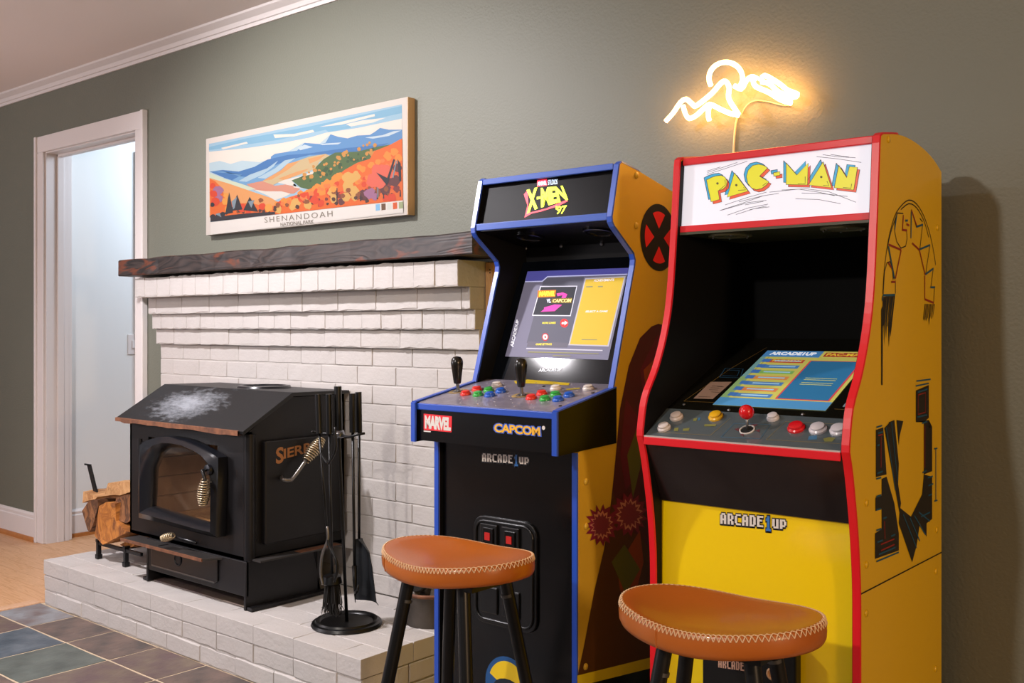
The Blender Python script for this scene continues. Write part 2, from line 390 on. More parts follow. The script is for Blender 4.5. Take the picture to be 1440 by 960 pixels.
tag(fp, 'white painted brick chimney breast with stepped courses under the beam mantel', 'fireplace')
def course(parent, y, z, h, length, d, offset=0.0, gap=.0022, x0=BX0, x1=BX1, kw={}):
    x = x0-offset
    while x < x1-.01:
        a = max(x, x0); b = min(x+length, x1)
        if x1-b < .03: b = x1
        if b-a > .03: lay(parent, a+gap/2, y+random.uniform(-.0015, .0015), z+gap/2, round(b-a-gap, 3), h-gap, d-.004, kw)
        x += length
for r in range(13):
    z1 = 1.08-.0688*r; course(fp, 2.525, z1-.0688, .0688, .2083, .024, offset=.104 if r % 2 else .02)
course(fp, 2.504, 1.08, .068, .2083, D-2.504, .06, .0016, kw={'rag': .004, 'ch': .0028})
course(fp, 2.483, 1.148, .067, .104, D-2.483, .03, .0014, kw={'rag': .0035, 'ch': .0028})
course(fp, 2.462, 1.215, .073, .2083, D-2.462, .14, .0016, kw={'rag': .004, 'ch': .0028})
course(fp, 2.400, 1.288, .086, .1, D-2.400, .02, .0014, kw={'rag': .004, 'ch': .0028})
hearth = MB().box((BX0+.006, 1.993, 0), (BX1-.006, 2.524, HZ-.002)).build('brick_hearth', m_mortar)
tag(hearth, 'raised white painted brick hearth under the wood stove', 'hearth')
for k, (z, h, off) in enumerate(((0, .062, .1), (.062, .063, .0))):
    course(hearth, 1.99, z, h, .2083, .09, off, .0022, kw={'ch': .005, 'rag': .003})
x = BX0
def paver(x, y, l, d):
    o = lay(hearth, 0, 0, 0, round(l-.0016, 3), round(d-.0025, 3), .058, {'ch': .0018, 'rag': .0008})
    o.matrix_local = Matrix.Translation(Vector((x+.002, y+.002, HZ))-ORG[hearth.name]) @ Matrix(((1, 0, 0, 0), (0, 0, 1, 0), (0, -1, 0, 0), (0, 0, 0, 1)))
for r in range(5):
    x = BX0-(.104 if r % 2 else 0); y0 = 1.986+r*.1072
    while x < BX1-.01:
        a = max(x, BX0); b = min(x+.2083, BX1)
        if BX1-b < .03: b = BX1
        if b-a > .03: paver(a, y0, b-a, .1072)
        x += .2083
# right end bricks of the hearth
for z, h in ((0, .062), (.062, .063)):
    y = 2.085
    for l in (.1, .2083, .13):
        o = lay(hearth, 0, 0, 0, l-.005, h-.005, .06)
        o.matrix_local = Matrix.Translation(Vector((BX1+.001, y, z+.0025))-ORG[hearth.name]) @ Matrix.Rotation(R(90), 4, 'Z'); y += l
pad = MB().box((-3.568, 2.092, HZ+.0015), (-2.962, 2.372, HZ+.0065)).build('stove_pad', SL[4], bevel=.002)
tag(pad, 'dark slate pad on the hearth under the wood stove', 'slate pad')
strip = MB().box((BX1+.004, D-.02, .0), (BX1+.034, D, 1.37)).build('corner_strip', wood('pine strip', '#b58a5c', '#c79d6e', '#a87c50', (8, 8, 1), 3), bevel=.002)
tag(strip, 'narrow pine strip beside the right end of the chimney breast', 'wood trim')
for zz in (1.345, 1.335): MB().lathe([(.0022, 0), (.0022, .002)], (BX1+.026, D-.021, zz), 8, (0, -1, 0)).build('nail_hole', M('hole', '#2a1c10', .9), strip)

# mantel beam
def charred():
    m = bpy.data.materials.new('charred beam'); m.use_nodes = True; nt = m.node_tree; L = nt.links; b = nt.nodes['Principled BSDF']
    tc = nt.nodes.new('ShaderNodeTexCoord'); mp = nt.nodes.new('ShaderNodeMapping'); mp.inputs['Scale'].default_value = (1, 4, 6.5); L.new(tc.outputs['Object'], mp.inputs[0])
    n = nt.nodes.new('ShaderNodeTexNoise'); n.inputs['Scale'].default_value = 2.6; n.inputs['Detail'].default_value = 2; n.inputs['Distortion'].default_value = 1.0; L.new(mp.outputs[0], n.inputs['Vector'])
    mu = nt.nodes.new('ShaderNodeMath'); mu.operation = 'MULTIPLY'; mu.inputs[1].default_value = 14; L.new(n.outputs['Fac'], mu.inputs[0])
    pp = nt.nodes.new('ShaderNodeMath'); pp.operation = 'PINGPONG'; pp.inputs[1].default_value = 1; L.new(mu.outputs[0], pp.inputs[0])
    c1 = nt.nodes.new('ShaderNodeValToRGB'); c1.color_ramp.elements[0].color = lin('#191413'); c1.color_ramp.elements[1].color = lin('#382d29'); L.new(pp.outputs[0], c1.inputs[0])
    n2 = nt.nodes.new('ShaderNodeTexNoise'); n2.inputs['Scale'].default_value = 3.1; n2.inputs['Detail'].default_value = 3; n2.inputs['Distortion'].default_value = 2
    mp2 = nt.nodes.new('ShaderNodeMapping'); mp2.inputs['Scale'].default_value = (1, 3, 4.2); mp2.inputs['Location'].default_value = (3.3, 1, 5); L.new(tc.outputs['Object'], mp2.inputs[0]); L.new(mp2.outputs[0], n2.inputs['Vector'])
    c2 = nt.nodes.new('ShaderNodeValToRGB'); c2.color_ramp.elements[0].position = .57; c2.color_ramp.elements[1].position = .66; L.new(n2.outputs['Fac'], c2.inputs[0])
    mx = nt.nodes.new('ShaderNodeMix'); mx.data_type = 'RGBA'; L.new(c2.outputs[0], mx.inputs[0]); L.new(c1.outputs[0], mx.inputs[6]); mx.inputs[7].default_value = lin('#5f301c')
    L.new(mx.outputs[2], b.inputs['Base Color']); b.inputs['Roughness'].default_value = .42
    bp = nt.nodes.new('ShaderNodeBump'); bp.inputs['Strength'].default_value = .2; bp.inputs['Distance'].default_value = .003; L.new(pp.outputs[0], bp.inputs['Height']); L.new(bp.outputs[0], b.inputs['Normal'])
    return m
rn = random.Random(5); m = MB(); xs = [-4.335+i*(2.165/26) for i in range(27)]; A = []
secs = []
for i, x in enumerate(xs):
    w1 = rn.uniform(-.0025, .0025); w2 = rn.uniform(-.002, .002)
    secs.append([(x, 2.37+w1, 1.385), (x, 2.368+w1, 1.388), (x, 2.368+w2, 1.452+w1), (x, 2.372+w2, 1.457+w1), (x, D, 1.457+w1), (x, D, 1.383)])
vs = [p for s_ in secs for p in s_]; fs = []
for i in range(26):
    for k in range(6): a = i*6+k; b = i*6+(k+1) % 6; fs.append([a, b, b+6, a+6])
fs += [list(range(6))[::-1], [26*6+k for k in range(6)]]
tag(m.add(vs, fs).build('mantel_beam', charred()), 'dark charred wooden beam mantel across the top of the white bricks', 'mantel')

# ------------------------------------------------------------------ wood stove
m_iron = M('stove black', '#0c0b0c', .42, .0, bump=(60, .12, .002), var=(4, '#151315', .3), spec=.35)
m_irond = M('stove door black', '#0b0d13', .3, .0, bump=(120, .08, .001), spec=.6)
m_rust = M('rusty edge', '#8a5a3e', .7, .2, var=(30, '#5a3a2c', .2))
m_rustlip = M('worn lip', '#2a2827', .45, .2, var=(9, '#3c3836', .2))
m_coil = M('steel coil', '#c9b89a', .28, .9)
m_rod = M('grey steel rod', '#7a7672', .35, .8)
m_fire = M('firebrick', '#cdb49c', .85, bump=(60, .3, .004), var=(6, '#8a7262', .3))
m_ash = M('stove ash floor', '#a8703c', .9, var=(14, '#d9a868', .25), bump=(30, .6, .02))
m_let = M('bronze lettering', '#a8703f', .5, .3)
def glass_mat():
    m = bpy.data.materials.new('stove glass'); m.use_nodes = True; nt = m.node_tree; nt.nodes.clear(); L = nt.links
    out = nt.nodes.new('ShaderNodeOutputMaterial'); mx = nt.nodes.new('ShaderNodeMixShader'); t = nt.nodes.new('ShaderNodeBsdfTransparent'); g = nt.nodes.new('ShaderNodeBsdfGlossy')
    t.inputs[0].default_value = (.95, .94, .92, 1); g.inputs['Roughness'].default_value = .04; mx.inputs[0].default_value = .12
    L.new(t.outputs[0], mx.inputs[1]); L.new(g.outputs[0], mx.inputs[2]); L.new(mx.outputs[0], out.inputs[0]); return m
def roof_mat():
    m = M('stove roof', '#1b1c1e', .45, .1, bump=(50, .1, .002), spec=.4); nt = m.node_tree; L = nt.links; b = nt.nodes['Principled BSDF']
    tc = nt.nodes.new('ShaderNodeTexCoord'); mp = nt.nodes.new('ShaderNodeMapping'); mp.inputs['Scale'].default_value = (1, 2.6, 2.6)
    mp.inputs['Location'].default_value = (.16, .02, 0); L.new(tc.outputs['Object'], mp.inputs[0])
    n = nt.nodes.new('ShaderNodeTexNoise'); n.inputs['Scale'].default_value = 17; n.inputs['Detail'].default_value = 8; n.inputs['Roughness'].default_value = .75
    L.new(mp.outputs[0], n.inputs['Vector'])
    # scuffed patch with its own place on the plate
    sp = nt.nodes.new('ShaderNodeVectorMath'); sp.operation = 'SUBTRACT'; sp.inputs[1].default_value = (-.1, -.14, .675); L.new(tc.outputs['Object'], sp.inputs[0])
    ml = nt.nodes.new('ShaderNodeVectorMath'); ml.operation = 'MULTIPLY'; ml.inputs[1].default_value = (3.6, 7.4, 7.4); L.new(sp.outputs[0], ml.inputs[0])
    ln = nt.nodes.new('ShaderNodeVectorMath'); ln.operation = 'LENGTH'; L.new(ml.outputs[0], ln.inputs[0])
    a = nt.nodes.new('ShaderNodeMath'); a.operation = 'SUBTRACT'; L.new(n.outputs['Fac'], a.inputs[0])
    q = nt.nodes.new('ShaderNodeMath'); q.operation = 'MULTIPLY'; q.inputs[1].default_value = .5; L.new(ln.outputs['Value'], q.inputs[0]); L.new(q.outputs[0], a.inputs[1])
    cr = nt.nodes.new('ShaderNodeValToRGB'); cr.color_ramp.elements[0].position = .1; cr.color_ramp.elements[1].position = .48
    cr.color_ramp.elements[0].color = lin('#1b1c1e'); cr.color_ramp.elements[1].color = lin('#8f949b'); L.new(a.outputs[0], cr.inputs[0]); L.new(cr.outputs[0], b.inputs['Base Color']); return m
SX0, SX1, SY, SYB = -3.735, -2.955, 2.09, 2.515
st = thing('wood_stove', (-3.34, 2.3, HZ), 'black steel wood stove with arched glass door on the hearth', 'stove')
# body: open-fronted shell
hx0, hx1, hz0, hz1 = -3.60, -3.14, .42, .735
bd = MB()
bd.prism_x([(SY, .35), (SY, .795), (2.262, .905), (SYB, .905), (SYB, .35)], SX0, SX0+.012)
bd.prism_x([(SY, .35), (SY, .795), (2.262, .905), (SYB, .905), (SYB, .35)], SX1-.012, SX1)
bd.box((SX0, SY, .35), (hx0, SY+.014, .795)).box((hx1, SY, .35), (SX1, SY+.014, .795)).box((hx0, SY, .35), (hx1, SY+.014, hz0)).box((hx0, SY, hz1), (hx1, SY+.014, .795))
bd.box((SX0, SYB-.012, .35), (SX1, SYB, .905)).box((SX0, SY, .35), (SX1, SYB, .362))
bd.lathe([(.02, 0), (.02, .435)], (SX1-.012, SY+.013, .352), 16)
bd.build('body', m_iron, st, smooth=True, sharp=30)
rf = MB().prism_x([(2.055, .79), (2.05, .802), (2.258, .924), (2.52, .920), (2.52, .908), (2.262, .909)], SX0-.033, SX1+.025).build('roof', roof_mat(), st, bevel=.002)
m = MB(); rn = random.Random(2); n = 24; A = []; B = []
for i in range(n+1):
    x = SX0-.034+(SX1+.0-SX0+.034)*i/n; d = rn.uniform(-.003, .003)
    A.append((x, 2.046, .786+d)); B.append((x, 2.046, .802))
for i in range(n): m.add([A[i], A[i+1], B[i+1], B[i], (A[i][0], 2.058, .786), (A[i+1][0], 2.058, .786), (B[i+1][0], 2.052, .803), (B[i][0], 2.052, .803)], [(0, 1, 2, 3), (3, 2, 6, 7), (0, 4, 5, 1), (4, 7, 6, 5)])
m.build('rusted_edge', m_rust, rf, label='rusty front edge of the roof plate')
MB().lathe([(.1, 0), (.104, .004), (.1, .011), (.085, .012), (.08, .006), (.0, .006)], (-3.285, 2.395, .919), 32, cap=False).build('flue_cover', m_irond, st, smooth=True, sharp=40)
# firebox
fb = MB().box((-3.66, 2.105, .40), (-3.05, 2.42, .418)).build('firebox', m_ash, st, label='ash covered firebox floor')
for k in range(5):
    z = .42+k*.075
    MB().box((-3.66, 2.40, z), (-3.05, 2.42, z+.071)).build('firebrick', m_fire, fb, bevel=.003)
    MB().box((-3.66, 2.11, z), (-3.64, 2.40, z+.071)).build('firebrick', m_fire, fb, bevel=.003)
# door
YD = 2.045
door_o = [(193, 728), (192.5, 680), (194, 626), (203, 619.5), (219, 614.6), (234, 614), (247, 616), (259, 619), (277, 627), (291, 635), (304.5, 643.5), (304, 700), (302.8, 756), (280, 750.5), (248, 742), (215, 733)]
door_i = [(206, 713), (207.5, 690), (208.5, 660), (213.5, 649), (218.5, 637), (228, 630), (243, 629.5), (258, 632), (274, 638.5), (283, 645), (291.5, 662), (296, 690), (296, 739), (276, 734), (248, 726), (222, 717.5)]
O = [PY(u, v, YD) for u, v in door_o]; I = [PY(u, v, YD) for u, v in door_i]; nD = len(O)
dm = MB(); bk = SY-.002
ring = [[(p.x, bk, p.z) for p in O], [(p.x, YD+.006, p.z) for p in O], [tuple(p*.82+q*.18) for p, q in zip(O, I)], [tuple((p*.5+q*.5)+Vector((0, -.012, 0))) for p, q in zip(O, I)],
        [tuple((p*.15+q*.85)+Vector((0, .004, 0))) for p, q in zip(O, I)], [(q.x, YD+.022, q.z) for q in I], [(q.x, bk, q.z) for q in I]]
dm.v = [Vector(p) for r_ in ring for p in r_]
for a in range(len(ring)-1):
    for k in range(nD): dm.f.append([a*nD+k, a*nD+(k+1) % nD, (a+1)*nD+(k+1) % nD, (a+1)*nD+k])
for k in range(nD): dm.f.append([(len(ring)-1)*nD+k, (len(ring)-1)*nD+(k+1) % nD, (k+1) % nD, k])
door = dm.build('door', m_irond, st, smooth=True, sharp=50)
MB().hull([(q.x, YD+.024, q.z) for q in I], [(q.x, YD+.028, q.z) for q in I]).build('glass', glass_mat(), door)
for v in (629, 707):
    p = PY(191, v, YD); MB().lathe([(.009, -.032), (.009, .032)], (p.x-.004, YD+.02, p.z), 10).box((p.x-.004, YD+.02, p.z-.02), (p.x+.03, YD+.04, p.z+.02)).build('hinge', m_iron, door, smooth=True, sharp=40)
def coil(m, a, b, r0, r1, r2, turns, wire, n=10):
    a = Vector(a); b = Vector(b); t = (b-a).normalized(); e1 = t.orthogonal().normalized(); e2 = t.cross(e1); P = []
    for i in range(turns*n+1):
        f = i/(turns*n); rr = r0*(1-f)*(1-f)+2*r1*2*f*(1-f)*.75+r2*f*f; an = 2*math.pi*i/n
        P.append(a+(b-a)*f+(e1*math.cos(an)+e2*math.sin(an))*rr)
    return m.tube(P, wire, 5)
p0 = PY(294, 660, YD-.012); p1 = PY(284.5, 661, YD-.05); p2 = PY(288, 674, YD-.05); p3 = PY(285, 710, YD-.05)
h = MB().lathe([(.02, 0), (.018, .01), (.008, .012)], p0, 14, (0, -1, 0)).tube([p0, p0+Vector((0, -.02, 0)), p1, p2, p3], .006, 8).build('handle', m_irond, door, smooth=True, sharp=50)
coil(MB(), p2, p3, .009, .021, .012, 11, .0028).build('coil_grip', m_coil, h, smooth=True, label='bright steel spring grip')
# ash lip
lp = MB().prism_z([(-3.667, 2.02), (-3.12, 2.016), (-3.08, 2.088), (-3.667, 2.092)], .340, .348).build('ash_lip', m_rustlip, st, bevel=.001)
MB().box((-3.668, 2.012, .338), (-3.12, 2.0165, .349)).build('lip_edge', m_rust, lp)
MB().box((-3.43, 2.03, .3475), (-3.425, 2.09, .350)).build('seam', m_irond, lp)
a = PY(246, 756, 2.05); b = PY(228, 756, 2.01)
coil(MB(), PY(244, 753, 2.02), PY(228, 757, 2.02), .008, .013, .009, 7, .003).build('draft_knob', m_coil, st, smooth=True, label='coiled steel draft knob')
MB().tube([PY(243, 753, 2.03), PY(258, 758, 2.05), PY(276, 763, 2.06)], .005, 8).build('draft_rod', m_irond, st, smooth=True)
# pedestal
YP = 2.075; px0, px1 = -3.585, -2.945
ped = MB().box((px0, YP, .232), (px1, YP+.01, .352))
ped.prism_x([(YP, .352), (YP-.004, (HZ+.0018)), (2.40, (HZ+.0018)), (2.36, .352)], px1-.012, px1).prism_x([(YP, .352), (YP-.004, (HZ+.0018)), (2.40, (HZ+.0018)), (2.36, .352)], px0, px0+.012)
ped.box((px0, 2.38, (HZ+.0018)), (px1, 2.392, .352)).box((px1, YP, (HZ+.0018)), (px1+.03, 2.42, (HZ+.0018)+.012)).box((px0-.03, YP, (HZ+.0018)), (px0, 2.42, (HZ+.0018)+.012))
pd = ped.build('pedestal', m_iron, st, bevel=.002)
dp = MB().prism_y([(-3.545, .25), (-3.13, .25), (-3.11, .262), (-3.11, .345), (-3.545, .345)], YP-.006, YP).build('ash_drawer', m_irond, pd, bevel=.002)
MB().ribbon([(-3.54, YP-.0075, .342), (-3.54, YP-.0075, .256), (-3.125, YP-.0075, .256)], .004, Vector((0, -1, 0))).build('bright_line', m_rod, dp, fix=False)
MB().lathe([(.024, 0), (.024, .003), (.019, .004), (.016, .001), (.0, .001)], (-3.36, YP-.006, .302), 20, (0, -1, 0), cap=False).build('ring_pull', m_iron, dp, smooth=True, sharp=40)
# right side
sx = SX1+.022
pa = PX(373, 620, sx); pb = PX(371, 767, sx)
sp_ = MB().box((SX1, pa.y, pb.z), (sx, 2.485, pa.z)).build('side_shield', m_iron, st, bevel=.006)
pl = Plane((sx+.0006, 0, 0), (0, 1, 0), (0, 0, 1))
lettering('lettering', pl, 'S', (388, 653), (399, 650), (388, 630), .0004, m_let, sp_, bold=.03)
lettering('lettering', pl, 'IERRA', (399, 645), (452, 631), (399, 631), .0004, m_let, sp_, bold=.025)
q = [PX(396, 671, sx), PX(398, 674, sx+.03), PX(407, 675, sx+.04), PX(413, 671, sx+.04), PX(431, 646, sx+.045)]
MB().tube(smooth_pts(q, 4), .007, 8).build('damper_rod', m_rod, st, smooth=True)
coil(MB(), PX(430, 648, sx+.045), PX(453, 617, sx+.05), .011, .022, .012, 12, .003).build('coil_grip', m_coil, st, smooth=True, label='bright steel spring grip on the side rod')
sh = MB().box((SX1, 2.10, .352), (SX1+.055, 2.47, .358)).build('side_ledge', m_rustlip, st)
MB().box((SX1+.02, 2.27, .3582), (SX1+.055, 2.45, .360)).build('rust_patch', m_rust, sh)

# ------------------------------------------------------------------ firewood and rack
m_rack = M('rack black steel', '#18191b', .4, .4)
rk = thing('log_rack', (-3.95, 2.25, HZ), 'black steel log rack holding firewood beside the stove', 'log rack')
RX0, RX1, RYF, RYB = -4.085, -3.865, 2.145, 2.42
for x, y in ((RX0, RYF), (RX1, RYF), (RX0, RYB), (RX1, RYB)):
    MB().box((x-.008, y-.008, HZ+.0018), (x+.008, y+.008, HZ+.075)).box((x-.011, y-.011, HZ+.0018), (x+.011, y+.011, HZ+.02)).build('leg', m_rack, rk, bevel=.001)
for x in (RX0, RX1): MB().box((x-.008, RYF-.01, HZ+.072), (x+.008, RYB+.01, HZ+.084)).build('rail', m_rack, rk)
for y in (RYF, RYB): MB().box((RX0-.01, y-.006, HZ+.06), (RX1+.12, y+.006, HZ+.073)).build('crossbar', m_rack, rk)
pt = PY(133, 688, 2.42); pt2 = PY(122, 653, 2.19); x0 = RX0
for y in (2.19,):
    MB().add([(pt2.x-.0, y, pt2.z), (pt2.x+.03, y, pt2.z), (RX0-.01, y, HZ+.08), (RX0-.04, y, HZ+.08), (pt2.x, y+.006, pt2.z), (pt2.x+.03, y+.006, pt2.z), (RX0-.01, y+.006, HZ+.08), (RX0-.04, y+.006, HZ+.08)],
             [(0, 1, 2, 3), (7, 6, 5, 4), (0, 4, 5, 1), (1, 5, 6, 2), (2, 6, 7, 3), (3, 7, 4, 0)]).box((pt2.x-.022, y, pt2.z-.004), (pt2.x+.03, y+.006, pt2.z+.003)).build('upright', m_rack, rk)
m_log = wood('split wood', '#9a5f2c', '#b87c40', '#6a3c1c', (3.2, 1.1, 2.2), 4, .7, .6, 1.6)
m_loge = wood('cut log end', '#b98a5c', '#c9a074', '#9a6c42', (3, 3, 3), 8, .8, .3, 4)
m_bark = M('bark', '#4a3626', .95, bump=(26, 1.0, .02), var=(14, '#6f563e', .3))
LOGM = [wood('split amber wood', '#96581f', '#b8742e', '#6a3a16', (3.2, 1.1, 2.2), 4, .7, .6, 1.6), wood('split brown wood', '#6f4526', '#8a5a34', '#4a2c18', (3.2, 1.1, 2.2), 4, .75, .6, 1.8), wood('split pale wood', '#a87a4c', '#bd9060', '#86582f', (3.2, 1.1, 2.2), 4, .75, .6, 1.5)]
def log(cs, y0, y1, label, mats=(0,), seed=0, tw=.006, shade=0):
    """cs: section polygon (x, z); split faces jittered along the length"""
    gx = sum(p[0] for p in cs)/len(cs); gz = sum(p[1] for p in cs)/len(cs); cs = [(gx+(x-gx)*.93, gz+(z-gz)*.93) for x, z in cs]
    rn = random.Random(seed); N = 6; n = len(cs); lp_ = thing('firewood_log', (sum(p[0] for p in cs)/n, y0, min(p[1] for p in cs)), label, 'firewood', 'split logs on the rack')
    vs = []
    for i in range(N):
        y = y0+(y1-y0)*i/(N-1)
        for x, z in cs: vs.append((x+rn.uniform(-tw, tw)*(i > 0), y+(rn.uniform(-.008, .008) if i in (0, N-1) else 0), z+rn.uniform(-tw, tw)*(i > 0)))
    side = {0: MB(), 1: MB()}
    for k in range(n):
        w_ = side[1 if k in mats else 0]
        for i in range(N-1):
            a = i*n+k; b = i*n+(k+1) % n; w_.add([vs[a], vs[b], vs[b+n], vs[a+n]], [(0, 1, 2, 3)])
    side[0].add(vs[:n], [list(range(n))]); side[0].add(vs[-n:], [list(range(n))[::-1]])
    e = side[0].build('wood', LOGM[shade], lp_)
    if side[1].v: side[1].build('bark', m_bark, lp_, fix=False)
def sec(px, y): return [(p.x, p.z) for p in (PY(100+u/5.65, 640+v/5.65, y) for u, v in px)]
log(sec([(205, 395), (275, 360), (345, 370), (350, 520), (470, 615), (300, 700), (262, 720), (165, 650)], 2.115), 2.115, 2.47, 'large split log with amber face at the bottom of the rack', (0,), 1)
log(sec([(80, 285), (205, 330), (200, 350), (130, 360), (90, 380)], 2.15), 2.15, 2.48, 'pale flat split log at the upper left of the stack', (9,), 2, shade=2)
log(sec([(80, 440), (135, 355), (205, 345), (205, 400), (175, 560), (140, 620), (120, 600)], 2.13), 2.13, 2.46, 'upright split log with a dark crack at the left of the stack', (0, 6), 3, shade=1)
log(sec([(270, 310), (300, 215), (460, 205), (500, 285), (400, 320)], 2.17), 2.17, 2.50, 'pale orange split log on top of the stack', (9,), 4, shade=2)
log(sec([(340, 365), (350, 330), (500, 290), (500, 500), (450, 545), (358, 520)], 2.14), 2.14, 2.48, 'brown log with bark facing out beside the stove', (1, 2, 5), 5, shade=1)
log(sec([(372, 712), (470, 668), (520, 660), (510, 720), (440, 745)], 2.16), 2.16, 2.47, 'short orange log at the bottom right of the rack', (9,), 6)

# ------------------------------------------------------------------ fireplace tools
m_tool = M('tool black', '#0a0a0b', .35, .1, spec=.4); m_shov = M('shovel iron', '#23262a', .5, .5, bump=(40, .4, .004))
tb = Vector((-2.563, 2.193, HZ))
ts = thing('fire_tool_stand', tb, 'black round based stand for fireplace tools in front of the stove', 'tool stand')
MB().lathe([(.0, .012), (.085, .012), (.09, .018), (.1, .02), (.103, .014), (.112, .012), (.116, .004), (.114, 0), (0, 0)], tb, 36, cap=False).build('base', m_tool, ts, smooth=True, sharp=40)
top = PY(475, 543, 2.193); mid = PY(476.5, 610, 2.193)
MB().tube([tb+Vector((0, 0, .01)), mid, mid+(top-mid)*.05], .0055, 10).build('pole', m_tool, ts, smooth=True)
MB().tube([mid+(top-mid)*.04, top], .0125, 12).build('grip', m_tool, ts, smooth=True, sharp=40)
MB().lathe([(.016, -.012), (.02, 0), (.016, .012)], mid, 14).build('collar', M('tool steel', '#8a8c92', .25, .9), ts, smooth=True)
bar = [PY(438, 607, 2.14), PY(450, 609, 2.17), PY(465, 610, 2.185), PY(476, 611, 2.193), PY(490, 614, 2.19), PY(502, 611, 2.2), PY(513, 609, 2.22)]
MB().tube(smooth_pts(bar, 4), .0045, 8).build('hook_bar', m_tool, ts, smooth=True)
def tool(name, label, uv_top, uv_bar, y, uv_bot, rod=.0045):
    a = PY(*uv_top, y); b = PY(*uv_bar, y); c_ = PY(*uv_bot, y)
    t = thing(name, (c_.x, y, c_.z), label, 'fireplace tool', 'fireplace tools on the stand')
    MB().tube([b, a], .0105, 12).build('grip', m_tool, t, smooth=True, sharp=40)
    MB().tube([b, c_], rod, 8).build('rod', m_tool, t, smooth=True)
    return t, a, b, c_
t, a, b, c_ = tool('hearth_brush', 'black hearth brush hanging on the tool stand', (462, 554), (463, 610), 2.165, (467, 806))
MB().lathe([(.012, 0), (.03, -.008), (.034, -.03), (.03, -.034)], c_, 16).build('brush_head', m_tool, t, smooth=True, sharp=50)
m = MB(); rn = random.Random(9)
for i in range(150):
    an = rn.uniform(0, 6.283); r_ = rn.uniform(0, .03); d = Vector((math.cos(an)*r_, math.sin(an)*r_*.7, 0))
    m.tube([c_+d+Vector((0, 0, -.03)), c_+d*1.25+Vector((rn.uniform(-.006, .006), 0, -.09)), c_+d*1.4+Vector((rn.uniform(-.014, .014), rn.uniform(-.01, .01), -.125+rn.uniform(-.012, .012)))], [.0016, .0014, .0008], 4, cap=False)
o = m.build('bristles', M('black bristle', '#15120f', .8), t); o['kind'] = 'stuff'
t, a, b, c_ = tool('fire_tongs', 'black fire tongs with curved claws beside the hearth brush', (447, 554), (449, 609), 2.12, (459.5, 740), .004)
j = PY(461, 653, 2.12); MB().tube(smooth_pts([PY(449, 620, 2.12), PY(451, 636, 2.12), j], 4), .004, 8).tube(smooth_pts([PY(471, 600, 2.12), PY(472, 632, 2.12), j], 4), .004, 8).build('arm', m_tool, t, smooth=True)
MB().tube(smooth_pts([PY(460, 740, 2.12), PY(461, 758, 2.12), PY(453, 780, 2.12), PY(451, 805, 2.12), PY(454, 822, 2.12)], 4), .0045, 8).build('claw', m_rod, t, smooth=True)
MB().tube(smooth_pts([PY(460, 740, 2.12), PY(462, 765, 2.12), PY(472, 785, 2.12), PY(474, 803, 2.12), PY(470, 818, 2.12)], 4), .0045, 8).build('claw', m_tool, t, smooth=True)
t, a, b, c_ = tool('fire_poker', 'black fire poker with a pointed tip hanging beside the shovel', (495.5, 553), (496, 608), 2.2, (498.5, 795), .0048)
MB().tube([c_, PY(499, 820, 2.2), PY(499.5, 847, 2.2)], [.0085, .007, .001], 8).tube([PY(500, 833, 2.2), PY(503, 829, 2.18), PY(504, 822, 2.18)], [.006, .005, .002], 8).build('point', m_tool, t, smooth=True)
t, a, b, c_ = tool('ash_shovel', 'black iron ash shovel hanging at the right of the tool stand', (504, 551), (505, 608), 2.23, (505, 757), .0048)
m = MB(); prof = [(503.5, 506, 757, 757), (500, 513, 764, 764), (501, 522, 775, 777), (501, 526, 795, 797), (502, 529, 815, 822), (503, 532, 838, 846), (503.5, 535, 842, 850)]
vs = []
for ul, ur, vl, vr in prof:
    for k in range(5):
        f = k/4; p = PY(ul+(ur-ul)*f, vl+(vr-vl)*f, 2.23); vs.append(p+Vector((0, .022*(1-(2*f-1)**2)-.01, 0)))
n5 = len(prof); vs += [p+Vector((0, .003, 0)) for p in vs]; N = n5*5
fs = [(i*5+k, i*5+k+1, i*5+k+6, i*5+k+5) for i in range(n5-1) for k in range(4)]; fs += [tuple(N+q_ for q_ in f[::-1]) for f in fs]
for i in range(n5-1):
    for k in (0, 4): a_ = i*5+k; fs.append((a_, a_+5, N+a_+5, N+a_))
fs += [((n5-1)*5+k, (n5-1)*5+k+1, N+(n5-1)*5+k+1, N+(n5-1)*5+k) for k in range(4)]
m.add(vs, fs).build('blade', m_shov, t, smooth=True, sharp=50)

# ------------------------------------------------------------------ ash bucket
bc = Vector((-2.372, 2.395, HZ))
bk_ = thing('ash_bucket', bc, 'dark old metal ash bucket behind the left stool', 'bucket')
m_pail = M('old pail', '#34302d', .55, .5, bump=(20, .4, .006), var=(8, '#57504a', .2))
MB().lathe([(.0, .004), (.082, .004), (.086, 0), (.094, .06), (.1, .105), (.104, .108), (.1, .112), (.094, .106), (.09, .06), (.08, .02), (0, .02)], bc, 32, cap=False).build('pail', m_pail, bk_, smooth=True, sharp=40)
MB().lathe([(.099, .1), (.1045, .104), (.105, .11), (.1, .113)], bc, 32, cap=False).build('rim', m_rust, bk_, smooth=True)
m = MB(); rn = random.Random(4)
for i in range(26):
    an = rn.uniform(0, 6.283); r_ = rn.uniform(0, .075); s_ = rn.uniform(.016, .03)
    m.lathe([(s_*.3, -s_*.8), (s_, 0), (s_*.7, s_*.7), (s_*.1, s_*.95)], bc+Vector((math.cos(an)*r_, math.sin(an)*r_, .1+rn.uniform(0, .035)*(1-r_/.12))), 7, (rn.uniform(-.4, .4), rn.uniform(-.4, .4), 1))
o = m.build('ash_lumps', M('grey ash', '#8d8680', .95, bump=(30, .8, .02), var=(9, '#5f5650', .25)), bk_, smooth=True); o['kind'] = 'stuff'
e = bc+Vector((.01, -.062, .15))
